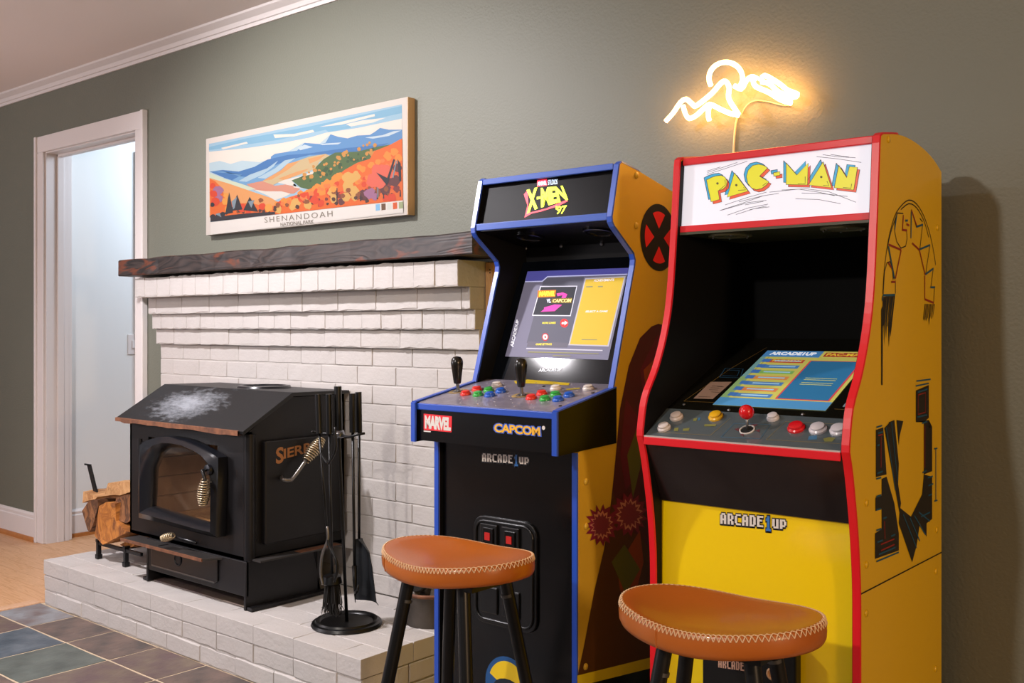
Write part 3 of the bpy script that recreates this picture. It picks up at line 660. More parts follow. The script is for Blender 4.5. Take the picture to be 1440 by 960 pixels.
MB().lathe([(.03, 0), (.034, .004), (.034, .03), (.03, .034)], e, 16, (.3, -1, .1)).build('charred_knot', M('char', '#14100d', .9, bump=(30, .5, .01)), bk_, smooth=True, sharp=40, label='charred round piece in the ash')
MB().tube(arc_ := [bc+Vector((-.1, 0, .11)), bc+Vector((-.112, -.01, .13)), bc+Vector((-.108, -.02, .16)), bc+Vector((-.09, -.03, .17))], .008, 8).build('ear', m_pail, bk_, smooth=True)

# ------------------------------------------------------------------ wall canvas
m_white = M('canvas white', '#a69e96', .75, bump=(300, .1, .001))
cv = thing('canvas_print', (-3.24, D, 1.55), 'wide canvas print of autumn mountains hanging above the mantel', 'wall art')
YC = 2.515
MB().box((-3.865, YC, 1.552), (-2.613, D-.001, 1.970)).build('canvas', m_white, cv, bevel=.002)
MB().box((-2.6135, YC+.001, 1.553), (-2.6115, D-.001, 1.969)).build('wrapped_edge', M('canvas edge neon tint', '#c4a070', .8), cv)  # cream edge coloured tan, the neon's warm light put into its colour
cpl = Plane((0, YC-.0004, 0), (1, 0, 0), (0, 0, 1)); CO = (280, 130); CK = 4.5
lay_n = [0]
def paint(col, polys, rough=.75):
    lay_n[0] += 1
    return flat('print', cpl, polys, .00006*lay_n[0], M('ink '+col, '#%02x%02x%02x' % tuple(int(int(col[i:i+2], 16)*.74) for i in (1, 3, 5)), rough), cv, CO, CK)
paint('#9cc0d4', [[(62, 325), (1283, 75), (1290, 680), (72, 820)]])
paint('#7fb0cc', [[(62, 345), (300, 290), (700, 215), (1283, 85), (1283, 130), (900, 215), (500, 300), (62, 365)], [(800, 235), (960, 205), (960, 225), (820, 250)]])
paint('#e6ddd0', [[(62, 375), (300, 352), (520, 320), (700, 285), (800, 255), (1000, 225), (1284, 165), (1285, 300), (800, 380), (64, 500)], [(470, 266), (600, 262), (720, 236), (730, 250), (600, 278), (480, 288)], [(760, 218), (900, 185), (1110, 136), (1112, 150), (900, 204)], [(140, 350), (300, 312), (310, 322), (150, 360)], [(930, 200), (1040, 175), (1180, 160), (1100, 190), (960, 215)]])
paint('#b7ced6', [[(64, 446), (130, 432), (200, 452), (270, 430), (380, 440), (440, 425), (440, 540), (66, 540)], [(550, 380), (660, 318), (760, 325), (830, 265), (860, 275), (780, 350), (600, 395)]])
paint('#5c8fc1', [[(455, 405), (480, 388), (560, 375), (620, 368), (668, 318), (760, 326), (800, 318), (832, 264), (880, 280), (940, 290), (1000, 272), (1080, 268), (1110, 250), (1145, 224), (1200, 235), (1284, 235), (1285, 330), (900, 400), (450, 440)]])
paint('#c4d5dc', [[(620, 350), (668, 330), (720, 345), (640, 365)], [(760, 325), (900, 316), (880, 328), (780, 332)], [(1050, 285), (1160, 270), (1230, 245), (1280, 240), (1200, 275), (1100, 292)]])
paint('#3f73ae', [[(66, 500), (150, 490), (250, 500), (350, 470), (430, 425), (560, 395), (700, 385), (850, 362), (940, 350), (1000, 345), (1100, 335), (1200, 320), (1100, 370), (850, 400), (700, 430), (560, 470), (400, 540), (250, 570), (160, 540)]])
paint('#6d9dc4', [[(66, 500), (180, 510), (270, 520), (200, 560), (300, 600), (450, 600), (560, 540), (700, 440), (850, 390), (700, 395), (560, 430), (430, 480), (300, 535), (260, 530), (150, 500)]])
paint('#a9c4d2', [[(250, 560), (320, 520), (430, 480), (500, 430), (470, 470), (400, 520), (300, 565)], [(370, 540), (480, 480), (540, 430), (610, 415), (560, 450), (500, 500), (420, 545)]])
paint('#c8b183', [[(380, 575), (500, 505), (600, 440), (700, 405), (800, 388), (840, 405), (760, 440), (740, 480), (640, 520), (520, 560), (420, 610)]])
paint('#d99a5c', [[(400, 560), (520, 490), (560, 450), (640, 430), (560, 490), (460, 550)], [(500, 545), (620, 500), (700, 480), (640, 515), (540, 555)], [(690, 420), (800, 392), (760, 425), (700, 450)]])
paint('#cf8a72', [[(300, 580), (400, 560), (480, 590), (560, 580), (640, 610), (600, 640), (480, 640), (350, 620)]])
paint('#c9d3b8', [[(66, 510), (160, 545), (260, 575), (360, 610), (300, 620), (66, 570)]])
paint('#e09a5a', [[(66, 540), (200, 580), (330, 625), (480, 675), (500, 720), (66, 790)]])
paint('#ded8cc', [[(745, 488), (640, 530), (540, 552), (498, 570), (560, 585), (620, 595), (665, 612), (600, 600), (588, 560), (640, 535), (750, 515)], [(340, 612), (420, 625), (520, 625), (580, 640), (540, 660), (480, 682), (430, 650)]])
paint('#4d6638', [[(585, 556), (640, 535), (720, 515), (740, 470), (790, 420), (860, 380), (1000, 374), (1130, 342), (1235, 325), (1150, 400), (1050, 440), (940, 500), (800, 575), (700, 615), (640, 600)]])
rn = random.Random(21)
def blob(cx, cy, r, n=11, sq=1.0):
    return [(cx+math.cos(6.283*i/n)*r*rn.uniform(.7, 1.12), cy+math.sin(6.283*i/n)*r*sq*rn.uniform(.7, 1.12)) for i in range(n)]
paint('#c98a3c', [blob(rn.uniform(760, 1180), 0, 1) and (lambda x: blob(x, 560-(x-620)*.42+rn.uniform(-55, 40), rn.uniform(7, 16), 8))(rn.uniform(640, 1130)) for _ in range(46)])
paint('#33502f', [(lambda x: blob(x, 585-(x-620)*.42+rn.uniform(-40, 20), rn.uniform(8, 15), 8))(rn.uniform(640, 1130)) for _ in range(26)])
paint('#e2661f', [[(480, 705), (560, 665), (640, 640), (720, 600), (800, 585), (860, 540), (920, 490), (1000, 445), (1080, 420), (1110, 370), (1200, 335), (1285, 290), (1290, 681), (900, 724), (480, 772)], [(66, 545), (100, 560), (140, 600), (170, 680), (240, 700), (330, 700), (420, 720), (490, 715), (490, 770), (72, 818)]])
def crowns(col, n, ylo, yhi, rr, xs=(480, 1275)):
    L = []
    for _ in range(n):
        x = rn.uniform(*xs); f = rn.random(); hill = 700-(x-480)*.47; y = max(hill+20, 0)+(f*(yhi-ylo)+ylo)*(690-hill)*.01
        y = min(y, 790-(x-72)*.115-rr[1]-4)
        L.append(blob(x, y, rn.uniform(*rr)))
    paint(col, L)
crowns('#f08a2e', 34, 0, 40, (14, 30)); crowns('#d8441d', 34, 20, 70, (12, 28)); crowns('#7c302a', 30, 55, 92, (12, 26), (640, 1275)); crowns('#ee7a3a', 22, 10, 50, (10, 22))
paint('#5f3030', [blob(x, y, r) for x, y, r in ((1235, 560, 40), (1255, 480, 30), (1180, 620, 40), (1040, 650, 40), (900, 690, 24), (1100, 640, 30))])
paint('#d9a756', [blob(950, 540, 45), blob(990, 530, 35), blob(940, 600, 38), blob(980, 620, 36), blob(930, 660, 32), blob(985, 660, 26), blob(840, 630, 32), blob(850, 670, 28), blob(610, 700, 32), blob(590, 725, 24), blob(690, 715, 26), blob(500, 740, 28), blob(680, 690, 20)])
paint('#8a4a24', [(lambda x: blob(x, 700-(x-480)*.13+rn.uniform(-30, 40), rn.uniform(10, 20)))(rn.uniform(200, 1260)) for _ in range(26)])
paint('#4a2a20', [(lambda x: blob(x, 735-(x-480)*.11+rn.uniform(-20, 18), rn.uniform(8, 15)))(rn.uniform(120, 1240)) for _ in range(22)])
paint('#e2634c', [blob(1130, 500, 48), blob(1180, 490, 42), blob(1100, 560, 46), blob(1150, 570, 40), blob(1210, 520, 22)])
paint('#a0698a', [blob(1080, 640, 38), blob(1110, 660, 24), blob(120, 620, 34), blob(125, 670, 26)])
paint('#d8401c', [blob(90, 640, 26), blob(100, 690, 30), blob(85, 590, 20), blob(270, 730, 30), blob(400, 720, 24), blob(1220, 665, 34), blob(1180, 670, 22), blob(730, 680, 30), blob(770, 700, 26), blob(310, 760, 22), blob(660, 650, 20)])
paint('#e79a3c', [blob(165, 690, 26), blob(170, 650, 18), blob(440, 730, 26), blob(180, 740, 22), blob(850, 610, 22)])
paint('#26242a', [blob(90, 790, 22), blob(120, 790, 20), blob(85, 710, 16), blob(150, 770, 18)] + [[(190, 630), (215, 760), (165, 770)], [(240, 645), (275, 740), (200, 750)], [(320, 660), (375, 755), (280, 745)]] + [[(x, 650-abs(x-1100)*.2), (x+5, 650-abs(x-1100)*.2), (x+7, 700-(x-900)*.11), (x-2, 700-(x-900)*.11)] for x in (870, 1020, 1125, 1165, 1270)] + [[(1120, 505), (1190, 540), (1230, 420), (1240, 425), (1200, 560), (1190, 590)], [(1255, 420), (1275, 450), (1280, 560), (1265, 560)]] + [[(72, 818), (72, 795), (200, 775), (350, 760), (480, 755), (480, 770)]])
paint('#7f8f9a', [[(205, 690), (240, 660), (225, 730), (215, 740)], [(310, 690), (350, 680), (330, 730)], [(1245, 430), (1252, 430), (1230, 540), (1222, 540)], [(100, 770), (130, 760), (140, 790), (125, 780)], [(1128, 600), (1134, 600), (1134, 665), (1128, 665)]])
paint('#e9e2da', [[(72, 821), (1290, 682), (1292, 760), (72, 900)]])
for col, x in (('#86bfe6', 1117), ('#6b4a2e', 1153), ('#dcdcd2', 1189), ('#dd5b22', 1226), ('#a3ae80', 1263)):
    paint(col, [[(x, 708-(x-1117)*.1), (x+27, 705-(x-1117)*.1), (x+28, 745-(x-1117)*.09), (x+1, 749-(x-1117)*.09)]])
m_ink = M('ink lettering', '#6d665c', .8)
lettering('lettering', cpl, 'SHENANDOAH', (414, 824), (845, 784), (412, 790), .0034, m_ink, cv, spacing=1.3, off=CO, k=CK)
lettering('lettering', cpl, 'NATIONAL PARK', (515, 846), (726, 826), (514, 824), .0034, m_ink, cv, bold=.012, off=CO, k=CK)

# ------------------------------------------------------------------ neon sign
m_neon = M('warm neon', '#ffd9a0', .4, emit=22, ecol='#ffb868')
m_cord = M('cream cord', '#cdb894', .5)
YN = 2.492
ns = thing('neon_sign', (-1.36, D, 1.73), 'glowing warm white mountain and sun neon sign on the wall', 'neon sign')
def npx(l): return [PY(900+u/5.538, 60+v/5.538, YN) for u, v in l]
def rounded(l): return [Vector(p) for p in smooth_pts([tuple(q) for q in npx(l)], 3)]
for stroke in ([(200, 612), (260, 545), (315, 465), (360, 440), (410, 480), (440, 490), (560, 395), (625, 320), (665, 300), (695, 350), (690, 430), (735, 510), (768, 560)],
               [(335, 490), (355, 555), (385, 590), (440, 565), (500, 510), (545, 480), (620, 515), (700, 550), (768, 565)],
               [(540, 490), (530, 560), (540, 605)],
               [(735, 335), (790, 360), (825, 300), (870, 265), (910, 280)],
               [(880, 290), (900, 340), (1000, 385), (1100, 445), (1180, 470)],
               [(940, 300), (970, 255), (1080, 315), (1150, 370), (1225, 400), (1190, 425), (1080, 385), (1010, 320), (945, 305)]):
    MB().tube(rounded(stroke), .0066, 8).build('neon_tube', m_neon, ns, smooth=True)
sun = [(668+142*math.cos(R(a))*.92, 275-137*math.sin(R(a))*.9) for a in range(-32, 214, 12)]
MB().tube(npx(sun), .0066, 8).build('neon_tube', m_neon, ns, smooth=True)
MB().tube([Vector(p) for p in smooth_pts([tuple(q) for q in [PY(900+u/5.538, 60+v/5.538, D-.006) for u, v in [(790, 560), (830, 490), (900, 450), (1000, 460), (1100, 485), (1175, 490)]]], 5)], .0016, 6).build('wire', m_cord, ns, smooth=True)
c0 = [PY(900+u/5.538, 60+v/5.538, D-.006) for u, v in [(762, 575), (745, 640), (735, 740), (728, 870), (728, 1000)]]
MB().tube([Vector(p) for p in smooth_pts([tuple(q) for q in c0], 4)]+[Vector((c0[-1].x, D-.006, 1.2))], .003, 6).build('power_cord', m_cord, ns, smooth=True)

# ------------------------------------------------------------------ arcade cabinets: shared helpers
m_blk = M('cabinet black', '#080707', .2, spec=.4)
m_blkm = M('cabinet matt black', '#0d0c0c', .55, spec=.2)
m_gap = M('dark gap', '#050505', .9)
m_sil = M('screw steel', '#8e8f92', .3, .9)
L_W = M('logo white', '#d8d2ca', .5); L_B = M('logo blue', '#2f6fb8', .5); L_K = M('logo black', '#17151a', .5)
def sweep(m, prof, x0, x1, th=.004):
    """flat moulding running along an edge profile (y, z)"""
    n = len(prof); rows_ = []
    for i, (y, z) in enumerate(prof):
        a = Vector(prof[max(i-1, 0)]); b = Vector(prof[min(i+1, n-1)]); t = (b-a).normalized(); nr = Vector((-t.y, t.x))
        rows_.append([(x0, y, z), (x1, y, z), (x1-.0015, y+nr.x*th, z+nr.y*th), (x0+.0015, y+nr.x*th, z+nr.y*th)])
    o = len(m.v); m.v += [Vector(p) for r_ in rows_ for p in r_]
    for i in range(n-1):
        for k in range(4): a = o+i*4+k; b = o+i*4+(k+1) % 4; m.f.append([a, b, b+4, a+4])
    m.f.append([o, o+1, o+2, o+3]); m.f.append([o+(n-1)*4+k for k in (3, 2, 1, 0)])
    return m
def shrink(prof, s=.99):
    cy_ = sum(p[0] for p in prof)/len(prof); cz = sum(p[1] for p in prof)/len(prof)
    return [(cy_+(y-cy_)*s, cz+(z-cz)*s) for y, z in prof]
def button(root, p, n, col, r=.0135, mat=None, ring=None):
    b = MB().lathe([(r, 0), (r, .004), (r*.86, .0065), (r*.8, .0065)], p, 20, n).build('button', M('button '+col, col, .3, coat=.3), root, smooth=True, sharp=40)
    MB().lathe([(r*.78, .004), (r*.78, .0105), (r*.6, .012), (0, .012)], p, 20, n, cap=False).build('plunger', M('button '+col, col, .3, coat=.3), b, smooth=True, sharp=40)
    return b

# ------------------------------------------------------------------ cabinet with blue edges
AX0, AX1, T = -1.992, -1.5, .016
m_bl = M('blue edge moulding', '#1d49b0', .35, coat=.2)
m_gold = M('gold side print', '#d2ac3a', .38)
xc = thing('arcade_cabinet', (-1.746, 2.26, 0), 'arcade cabinet with blue edges and a yellow side beside the fireplace', 'arcade machine')
front = [(2.023, 0), (2.023, .845), (2.12, .93), (2.178, .997), (2.262, 1.272), (2.277, 1.318), (2.279, 1.335), (2.272, 1.352), (2.182, 1.417), (2.173, 1.428), (2.172, 1.44), (2.205, 1.578), (2.214, 1.584)]
prof = front+[(2.30, 1.570), (2.505, 1.525), (2.505, 0)]
for x0, x1, xi in ((AX0, AX0+T, AX0+T), (AX1-T, AX1, AX1-T-.002)):
    sp = MB().prism_x(prof, x0, x1).build('side_panel', m_gold, xc)
    MB().prism_x([p for p in shrink(prof, .992)], xi, xi+.002).build('inner_face', m_blkm, sp)
    sweep(MB(), front[:2], x0-.001, x1+.001).build('edge_moulding', m_bl, sp)
    sweep(MB(), front[3:]+[(2.30, 1.570)], x0-.001, x1+.001).build('edge_moulding', m_bl, sp)
ix0, ix1 = AX0+T+.002, AX1-T-.002
MB().box((AX0+T, 2.485, .05), (AX1-T, 2.50, 1.5)).build('back_panel', m_blkm, xc)
MB().hull([(ix0, 2.212, 1.572), (ix1, 2.212, 1.572), (ix1, 2.5, 1.513), (ix0, 2.5, 1.513)], [(ix0, 2.212, 1.580), (ix1, 2.212, 1.580), (ix1, 2.5, 1.521), (ix0, 2.5, 1.521)]).build('top_panel', m_blkm, xc)
# marquee
q0 = Vector((0, 2.188, 1.452)); q1 = Vector((0, 2.2165, 1.566))
ey = (q1-q0).normalized(); mqp = Plane((0, q0.y, q0.z), (1, 0, 0), ey)
mq = MB().hull([(ix0, q0.y, q0.z), (ix1, q0.y, q0.z), (ix1, q1.y, q1.z), (ix0, q1.y, q1.z)], [(ix0, q0.y+.01, q0.z), (ix1, q0.y+.01, q0.z), (ix1, q1.y+.01, q1.z), (ix0, q1.y+.01, q1.z)]).build('marquee', M('marquee film', '#0c0a0b', .4, spec=.06), xc)
m_blt = M('blue marquee trim', '#3a5cb4', .35, coat=.2)
for a, b in (((ix0, 2.172, 1.432), (ix1, 2.19, 1.4515)), ((ix0, 2.200, 1.566), (ix1, 2.214, 1.583))):
    MB().box(a, b).build('marquee_trim', m_blt, xc, bevel=.002)
MO = (660, 220); MK = 4.8
lit_y = M('lit yellow', '#e2f000', .5, emit=1.0, ecol='#d8f020'); lit_r = M('lit red', '#ff3a4a', .5, emit=.8, ecol='#ff3048'); lit_w = M('lit white', '#cfe4ff', .5, emit=.6)
def slant(x, y): return (x, y)
# slanted block title: each letter a quad-mapped glyph, growing taller to the left
def block(name, pl, s, quad, h, mat, parent, bold, off, k):
    """letters bilinearly mapped into a pixel quad (bl, br, tr, tl)"""
    vs, fs = glyphs(s, bold, .92); m = MB(); bl, br, tr, tl = [Vector(q) for q in quad]
    m.add([pl.px(*[o_+c_/k for o_, c_ in zip(off, (bl*(1-x)*(1-y)+br*x*(1-y)+tr*x*y+tl*(1-x)*y))], h) for x, y in vs], fs)
    return m.build(name, mat, parent, fix=False)
flat('title_shadow', mqp, [[(368, 255), (395, 225), (400, 380), (520, 350), (660, 290), (664, 302), (600, 335), (480, 372), (420, 385), (372, 412), (392, 330)]], .0006, lit_r, mq, MO, MK)
block('lettering', mqp, 'X', [(388, 386), (462, 350), (462, 206), (384, 226)], .0012, lit_y, mq, .05, MO, MK)
block('lettering', mqp, '-', [(455, 290), (480, 285), (480, 268), (455, 272)], .0012, lit_y, mq, .03, MO, MK)
block('lettering', mqp, 'MEN', [(484, 345), (668, 292), (630, 196), (482, 212)], .0012, lit_y, mq, .05, MO, MK)
block('lettering', mqp, "'97", [(575, 392), (648, 386), (660, 326), (583, 334)], .0012, lit_y, mq, .03, MO, MK)
flat('logo_plate', mqp, [[(458, 160), (524, 153), (524, 197), (458, 204)]], .0006, lit_r, mq, MO, MK)
block('lettering', mqp, 'MARVEL', [(462, 196), (521, 190), (521, 161), (462, 167)], .0012, lit_w, mq, .04, MO, MK)
block('lettering', mqp, 'STUDIOS', [(530, 193), (595, 187), (595, 152), (530, 158)], .0012, lit_w, mq, .02, MO, MK)
# hood underside with speakers, rear wall
hood = MB().hull([(ix0, 2.182, 1.430), (ix1, 2.182, 1.430), (ix1, 2.42, 1.392), (ix0, 2.42, 1.392)], [(ix0, 2.182, 1.436), (ix1, 2.182, 1.436), (ix1, 2.42, 1.398), (ix0, 2.42, 1.398)]).build('hood', m_blk, xc)
hp = Plane((0, 2.182, 1.430), (1, 0, 0), Vector((0, .238, -.038)))
for xx in (-1.86, -1.615):
    g = MB().lathe([(.045, 0), (.045, .003), (.038, .004), (.036, .001), (0, .001)], (xx, 2.275, 1.4145), 24, hp.n, cap=False).build('speaker', m_blk, hood, smooth=True, sharp=40)
MB().box((ix0, 2.40, 1.28), (ix1, 2.412, 1.40)).build('rear_wall', m_blkm, xc)
for u, v in ((739, 349), (789, 346), (846, 343)):
    p = PY(u, v, 2.399); MB().lathe([(.006, 0), (.005, .003), (0, .004)], p, 10, (0, -1, 0), cap=False).build('screw', m_sil, xc, smooth=True)
# screen
s0 = Vector((0, 2.226, .985)); s1 = Vector((0, 2.385, 1.352)); sey = (s1-s0).normalized(); scp = Plane(s0, (1, 0, 0), sey)
bz = MB().hull([(ix0, s0.y, s0.z), (ix1, s0.y, s0.z), (ix1, s1.y, s1.z), (ix0, s1.y, s1.z)], [(ix0, s0.y+.008, s0.z-.003), (ix1, s0.y+.008, s0.z-.003), (ix1, s1.y+.008, s1.z-.003), (ix0, s1.y+.008, s1.z-.003)]).build('bezel', M('bezel glass', '#070a10', .06, spec=.5), xc)
def scr(name, col, e=.75): return M('screen '+name, col, .5, emit=e*.62, spec=.1)
SO = (660, 360); SK = 5.333
scn_q = [(437, 115), (1195, 88), (1040, 778), (268, 752)]
sc_ = flat('screen', scp, [scn_q], .0010, scr('slate', '#6e6c80', .55), bz, SO, SK, 'lit screen with a game menu')
def sf(nm, polys, h, col, e=.75): return flat(nm, scp, polys, h, scr(col, col, e), sc_, SO, SK)
sf('picture', [[(437, 115), (1195, 88), (1186, 134), (585, 152), (545, 187), (419, 190)]], .0013, '#4a4a92')
sf('picture', [[(419, 188), (545, 185), (585, 150), (1186, 132), (1186, 138), (588, 158), (548, 193), (418, 195)]], .0016, '#b8bce4')
sf('picture', [[(560, 165), (860, 155), (760, 660), (430, 650)]], .0013, '#5a5a68', .5)
sf('picture', [[(440, 640), (740, 650), (735, 685), (430, 680)]], .0014, '#625f6c', .5)
sf('picture', [[(868, 165), (1172, 150), (1045, 678), (742, 668)]], .0016, '#a9a6b0')
sf('picture', [[(874, 175), (1160, 160), (1036, 668), (754, 660)]], .0019, '#c4a436', .65)
sf('picture', [[(532, 225), (810, 222), (760, 450), (470, 447)]], .0016, '#c8c8d4')
sf('picture', [[(537, 231), (803, 228), (755, 443), (478, 440)]], .0019, '#2b2c33')
sf('picture', [[(515, 258), (650, 254), (643, 305), (510, 310)]], .0022, '#e07818')
block('lettering', scp, 'MARVEL', [(522, 302), (640, 298), (648, 260), (528, 264)], .0025, scr('y', '#ffe23a'), sc_, .05, SO, SK)
sf('picture', [[(655, 280), (700, 272), (735, 285), (720, 320), (690, 335), (650, 330), (690, 315), (700, 292), (660, 300)], [(560, 385), (640, 362), (695, 365), (640, 412), (535, 418), (560, 398)]], .0022, '#d8409c')
block('lettering', scp, 'VS.', [(580, 350), (612, 350), (612, 320), (580, 320)], .0025, scr('w', '#e8ecff'), sc_, .03, SO, SK)
sf('picture', [[(618, 318), (772, 312), (766, 352), (612, 352)]], .0024, '#6a5522')
block('lettering', scp, 'CAPCOM', [(622, 347), (760, 347), (768, 318), (628, 322)], .0027, scr('y2', '#f5e08a'), sc_, .03, SO, SK)
sf('picture', [[(712+30*math.cos(R(a)), 502+33*math.sin(R(a))) for a in range(0, 360, 20)]], .0016, '#e03030')
sf('picture', [[(694, 496), (718, 494), (714, 482), (738, 500), (712, 520), (716, 508), (692, 510)]], .0020, '#f4e8e4')
sf('picture', [[(569+26*math.cos(R(a)), 606+30*math.sin(R(a))) for a in range(0, 360, 20)]], .0016, '#a83038')
sf('picture', [[(569+18*math.cos(R(a)), 606+21*math.sin(R(a))) for a in range(0, 360, 20)]], .0020, '#f0e6e6')
sf('picture', [[(569+7*math.cos(R(a)), 606+9*math.sin(R(a))) for a in range(0, 360, 30)]], .0024, '#8a2a30')
ty = scr('y3', '#e8d84a'); tw = scr('w2', '#d8d8e0')
block('lettering', scp, 'MORE GAMES', [(546, 508), (648, 507), (650, 492), (549, 494)], .0020, ty, sc_, .02, SO, SK)
block('lettering', scp, 'GAME SETTINGS', [(496, 668), (618, 668), (620, 652), (500, 653)], .0020, ty, sc_, .02, SO, SK)
block('lettering', scp, 'SELECT A GAME', [(870, 422), (1036, 420), (1040, 406), (874, 408)], .0024, tw, sc_, .02, SO, SK)
block('lettering', scp, 'ACHIEVEMENTS', [(932, 192), (1084, 186), (1088, 168), (936, 174)], .0024, tw, sc_, .02, SO, SK)
sf('picture', [[(428, 688), (1000, 703), (998, 711), (426, 696)]], .0020, '#b4b2bc')
sf('picture', [[(440, 714), (970, 728), (968, 734), (438, 722)], [(625, 742), (760, 746), (759, 751), (624, 748)], [(876, 226), (926, 224), (924, 233), (874, 235)], [(966, 224), (1002, 223), (1000, 232), (964, 233)], [(842, 622), (958, 624), (957, 630), (840, 629)]], .0024, '#8d8a62', .4)
# side word on the screen
A_ = [(306, 680), (330, 682), (376, 480), (354, 478)]
block('lettering', scp, 'ARCADE1UP', [(330, 682), (374, 478), (352, 474), (304, 678)], .0020, scr('w3', '#e4e6f4'), sc_, .04, SO, SK)
block('lettering', scp, 'ARCADE1UP', [(517, 868), (690, 862), (696, 836), (524, 842)], .0012, M('bezel logo', '#b4b8c0', .4), bz, .04, SO, SK)
# control deck
deck = MB().prism_x([(1.945, .85), (1.945, .947), (2.225, .998), (2.225, .86), (2.03, .848)], AX0+.004, AX1-.004).build('control_deck', m_blk, xc)
for x0, x1 in ((AX0-.004, AX0+.012), (AX1-.012, AX1+.004)):
    MB().prism_x([(1.938, .846), (1.938, .952), (2.185, .999), (2.185, .856)], x0, x1).build('deck_side', m_blk, deck)
    sweep(MB(), [(1.938, .846), (1.938, .952)], x0-.001, x1+.001, .005).build('edge_moulding', m_bl, deck)
    sweep(MB(), [(1.938, .952), (2.185, .999)], x0-.001, x1+.001, .003).build('edge_moulding', m_bl, deck)
MB().box((AX0+.012, 1.940, .933), (AX1-.012, 1.947, .950)).build('front_moulding', m_bl, deck, bevel=.002)
d0 = Vector((0, 1.947, .9485)); d1 = Vector((0, 2.222, 1.0005)); dey = (d1-d0).normalized(); dkp = Plane(d0, (1, 0, 0), dey)
dt = MB().hull([(AX0+.013, d0.y, d0.z), (AX1-.013, d0.y, d0.z), (AX1-.013, d1.y, d1.z), (AX0+.013, d1.y, d1.z)], [(AX0+.013, d0.y, d0.z+.004), (AX1-.013, d0.y, d0.z+.004), (AX1-.013, d1.y, d1.z+.004), (AX0+.013, d1.y, d1.z+.004)]).build('deck_plate', M('plate print', '#8f8894', .35, .1, var=(40, '#6e6876', .3), coat=.3), deck, label='control panel printed as grey riveted metal')
dkp.p = dkp.p+dkp.n*.0042
m = MB()
for i in range(15):
    for j in range(9):
        if (i+j) % 2: continue
        m.lathe([(.0032, 0), (.0022, .0006), (0, .0008)], dkp.at(-1.964+i*.031, .018+j*.0305, 0), 6, dkp.n, cap=False)
o = m.build('rivets', M('rivet print', '#d8d2d8', .25, .5), dt, smooth=True); o['kind'] = 'stuff'
flat('decal', dkp, [[(710, 165), (800, 155), (1075, 178), (1065, 193), (800, 180), (720, 182)]], .0004, M('yellow decal', '#cdb018', .5), dt, (570, 500), 4.645)
def deckp(u, v): return dkp.px(570+u/4.645, 500+v/4.645, 0)
for col, pts in (('#d92a20', [(395, 254), (468, 226), (823, 281), (892, 253)]), ('#2f9e3c', [(475, 260), (545, 233), (912, 289), (981, 261)]), ('#1c55b8', [(552, 264), (624, 238), (998, 293), (1070, 265)]), ('#d8cfc8', [(597, 197), (982, 219), (1195, 219)])):
    for u, v in pts:
        button(deck, deckp(u, v), dkp.n, col, .0155 if col == '#d8cfc8' else .0150)
for bu, bv in ((345, 233), (762, 258)):
    p = deckp(bu, bv)
    MB().lathe([(.028, 0), (.028, .0006), (.016, .0007)], p, 24, dkp.n, cap=False).build('joystick_plate', M('joystick decal', '#b79a62', .5, var=(60, '#4a3a20', .2)), deck)
    js = MB().lathe([(.012, .001), (.012, .003), (0, .004)], p, 16, dkp.n, cap=False).tube([p, p+Vector((0, -.004, .035))], .0048, 8).build('joystick', m_sil, deck, smooth=True, sharp=40)
    t0 = p+Vector((0, -.003, .022)); ax = Vector((0, -.03, 1))
    MB().lathe([(.0085, 0), (.0105, .004), (.0125, .02), (.0165, .05), (.0172, .058), (.0155, .068), (.010, .0745), (.0, .0765)], t0, 20, ax, cap=False).build('bat_top', M('joystick black', '#15130f', .25), js, smooth=True)
for u, v in ((145, 268), (905, 200), (1225, 243), (1012, 328)):
    MB().lathe([(.005, 0), (.004, .0012), (0, .0015)], deckp(u, v), 10, dkp.n, cap=False).build('bolt', m_blk, dt, smooth=True)
flat('print', dkp, [[(1050, 215), (1140, 208), (1142, 216), (1052, 224)]], .0004, M('yellow small print', '#a8962c', .5), dt, (570, 500), 4.645)
fpn = Plane((0, 1.9446, 0), (1, 0, 0), (0, 0, 1)); GO = (570, 500); GK = 4.645
flat('logo_plate', fpn, [[(120, 378), (304, 395), (302, 500), (120, 484)]], .0003, M('logo red', '#e01f2a', .5), deck, GO, GK)
block('lettering', fpn, 'MARVEL', [(127, 476), (297, 492), (299, 404), (127, 388)], .0008, M('logo off white', '#d4cfc8', .5), deck, .06, GO, GK)
flat('lettering', fpn, [[(120, 488), (166, 492), (166, 500), (120, 496)]], .0003, M('logo off white', '#d4cfc8', .5), deck, GO, GK)
qd = [(572, 503), (890, 530), (886, 460), (574, 436)]
block('lettering', fpn, 'CAPCOM', qd, .0003, M('logo outline blue', '#3a62c8', .5), deck, .12, GO, GK)
block('lettering', fpn, 'CAPCOM', [(580, 498), (882, 524), (879, 466), (582, 442)], .0008, M('logo gold', '#e8b02a', .5), deck, .035, GO, GK)
MB().lathe([(.005, 0), (.005, .0006), (0, .0006)], fpn.px(570+903/4.645, 500+471/4.645), 12, (0, -1, 0), cap=False).build('registered_mark', M('logo off white', '#d4cfc8', .5), deck)
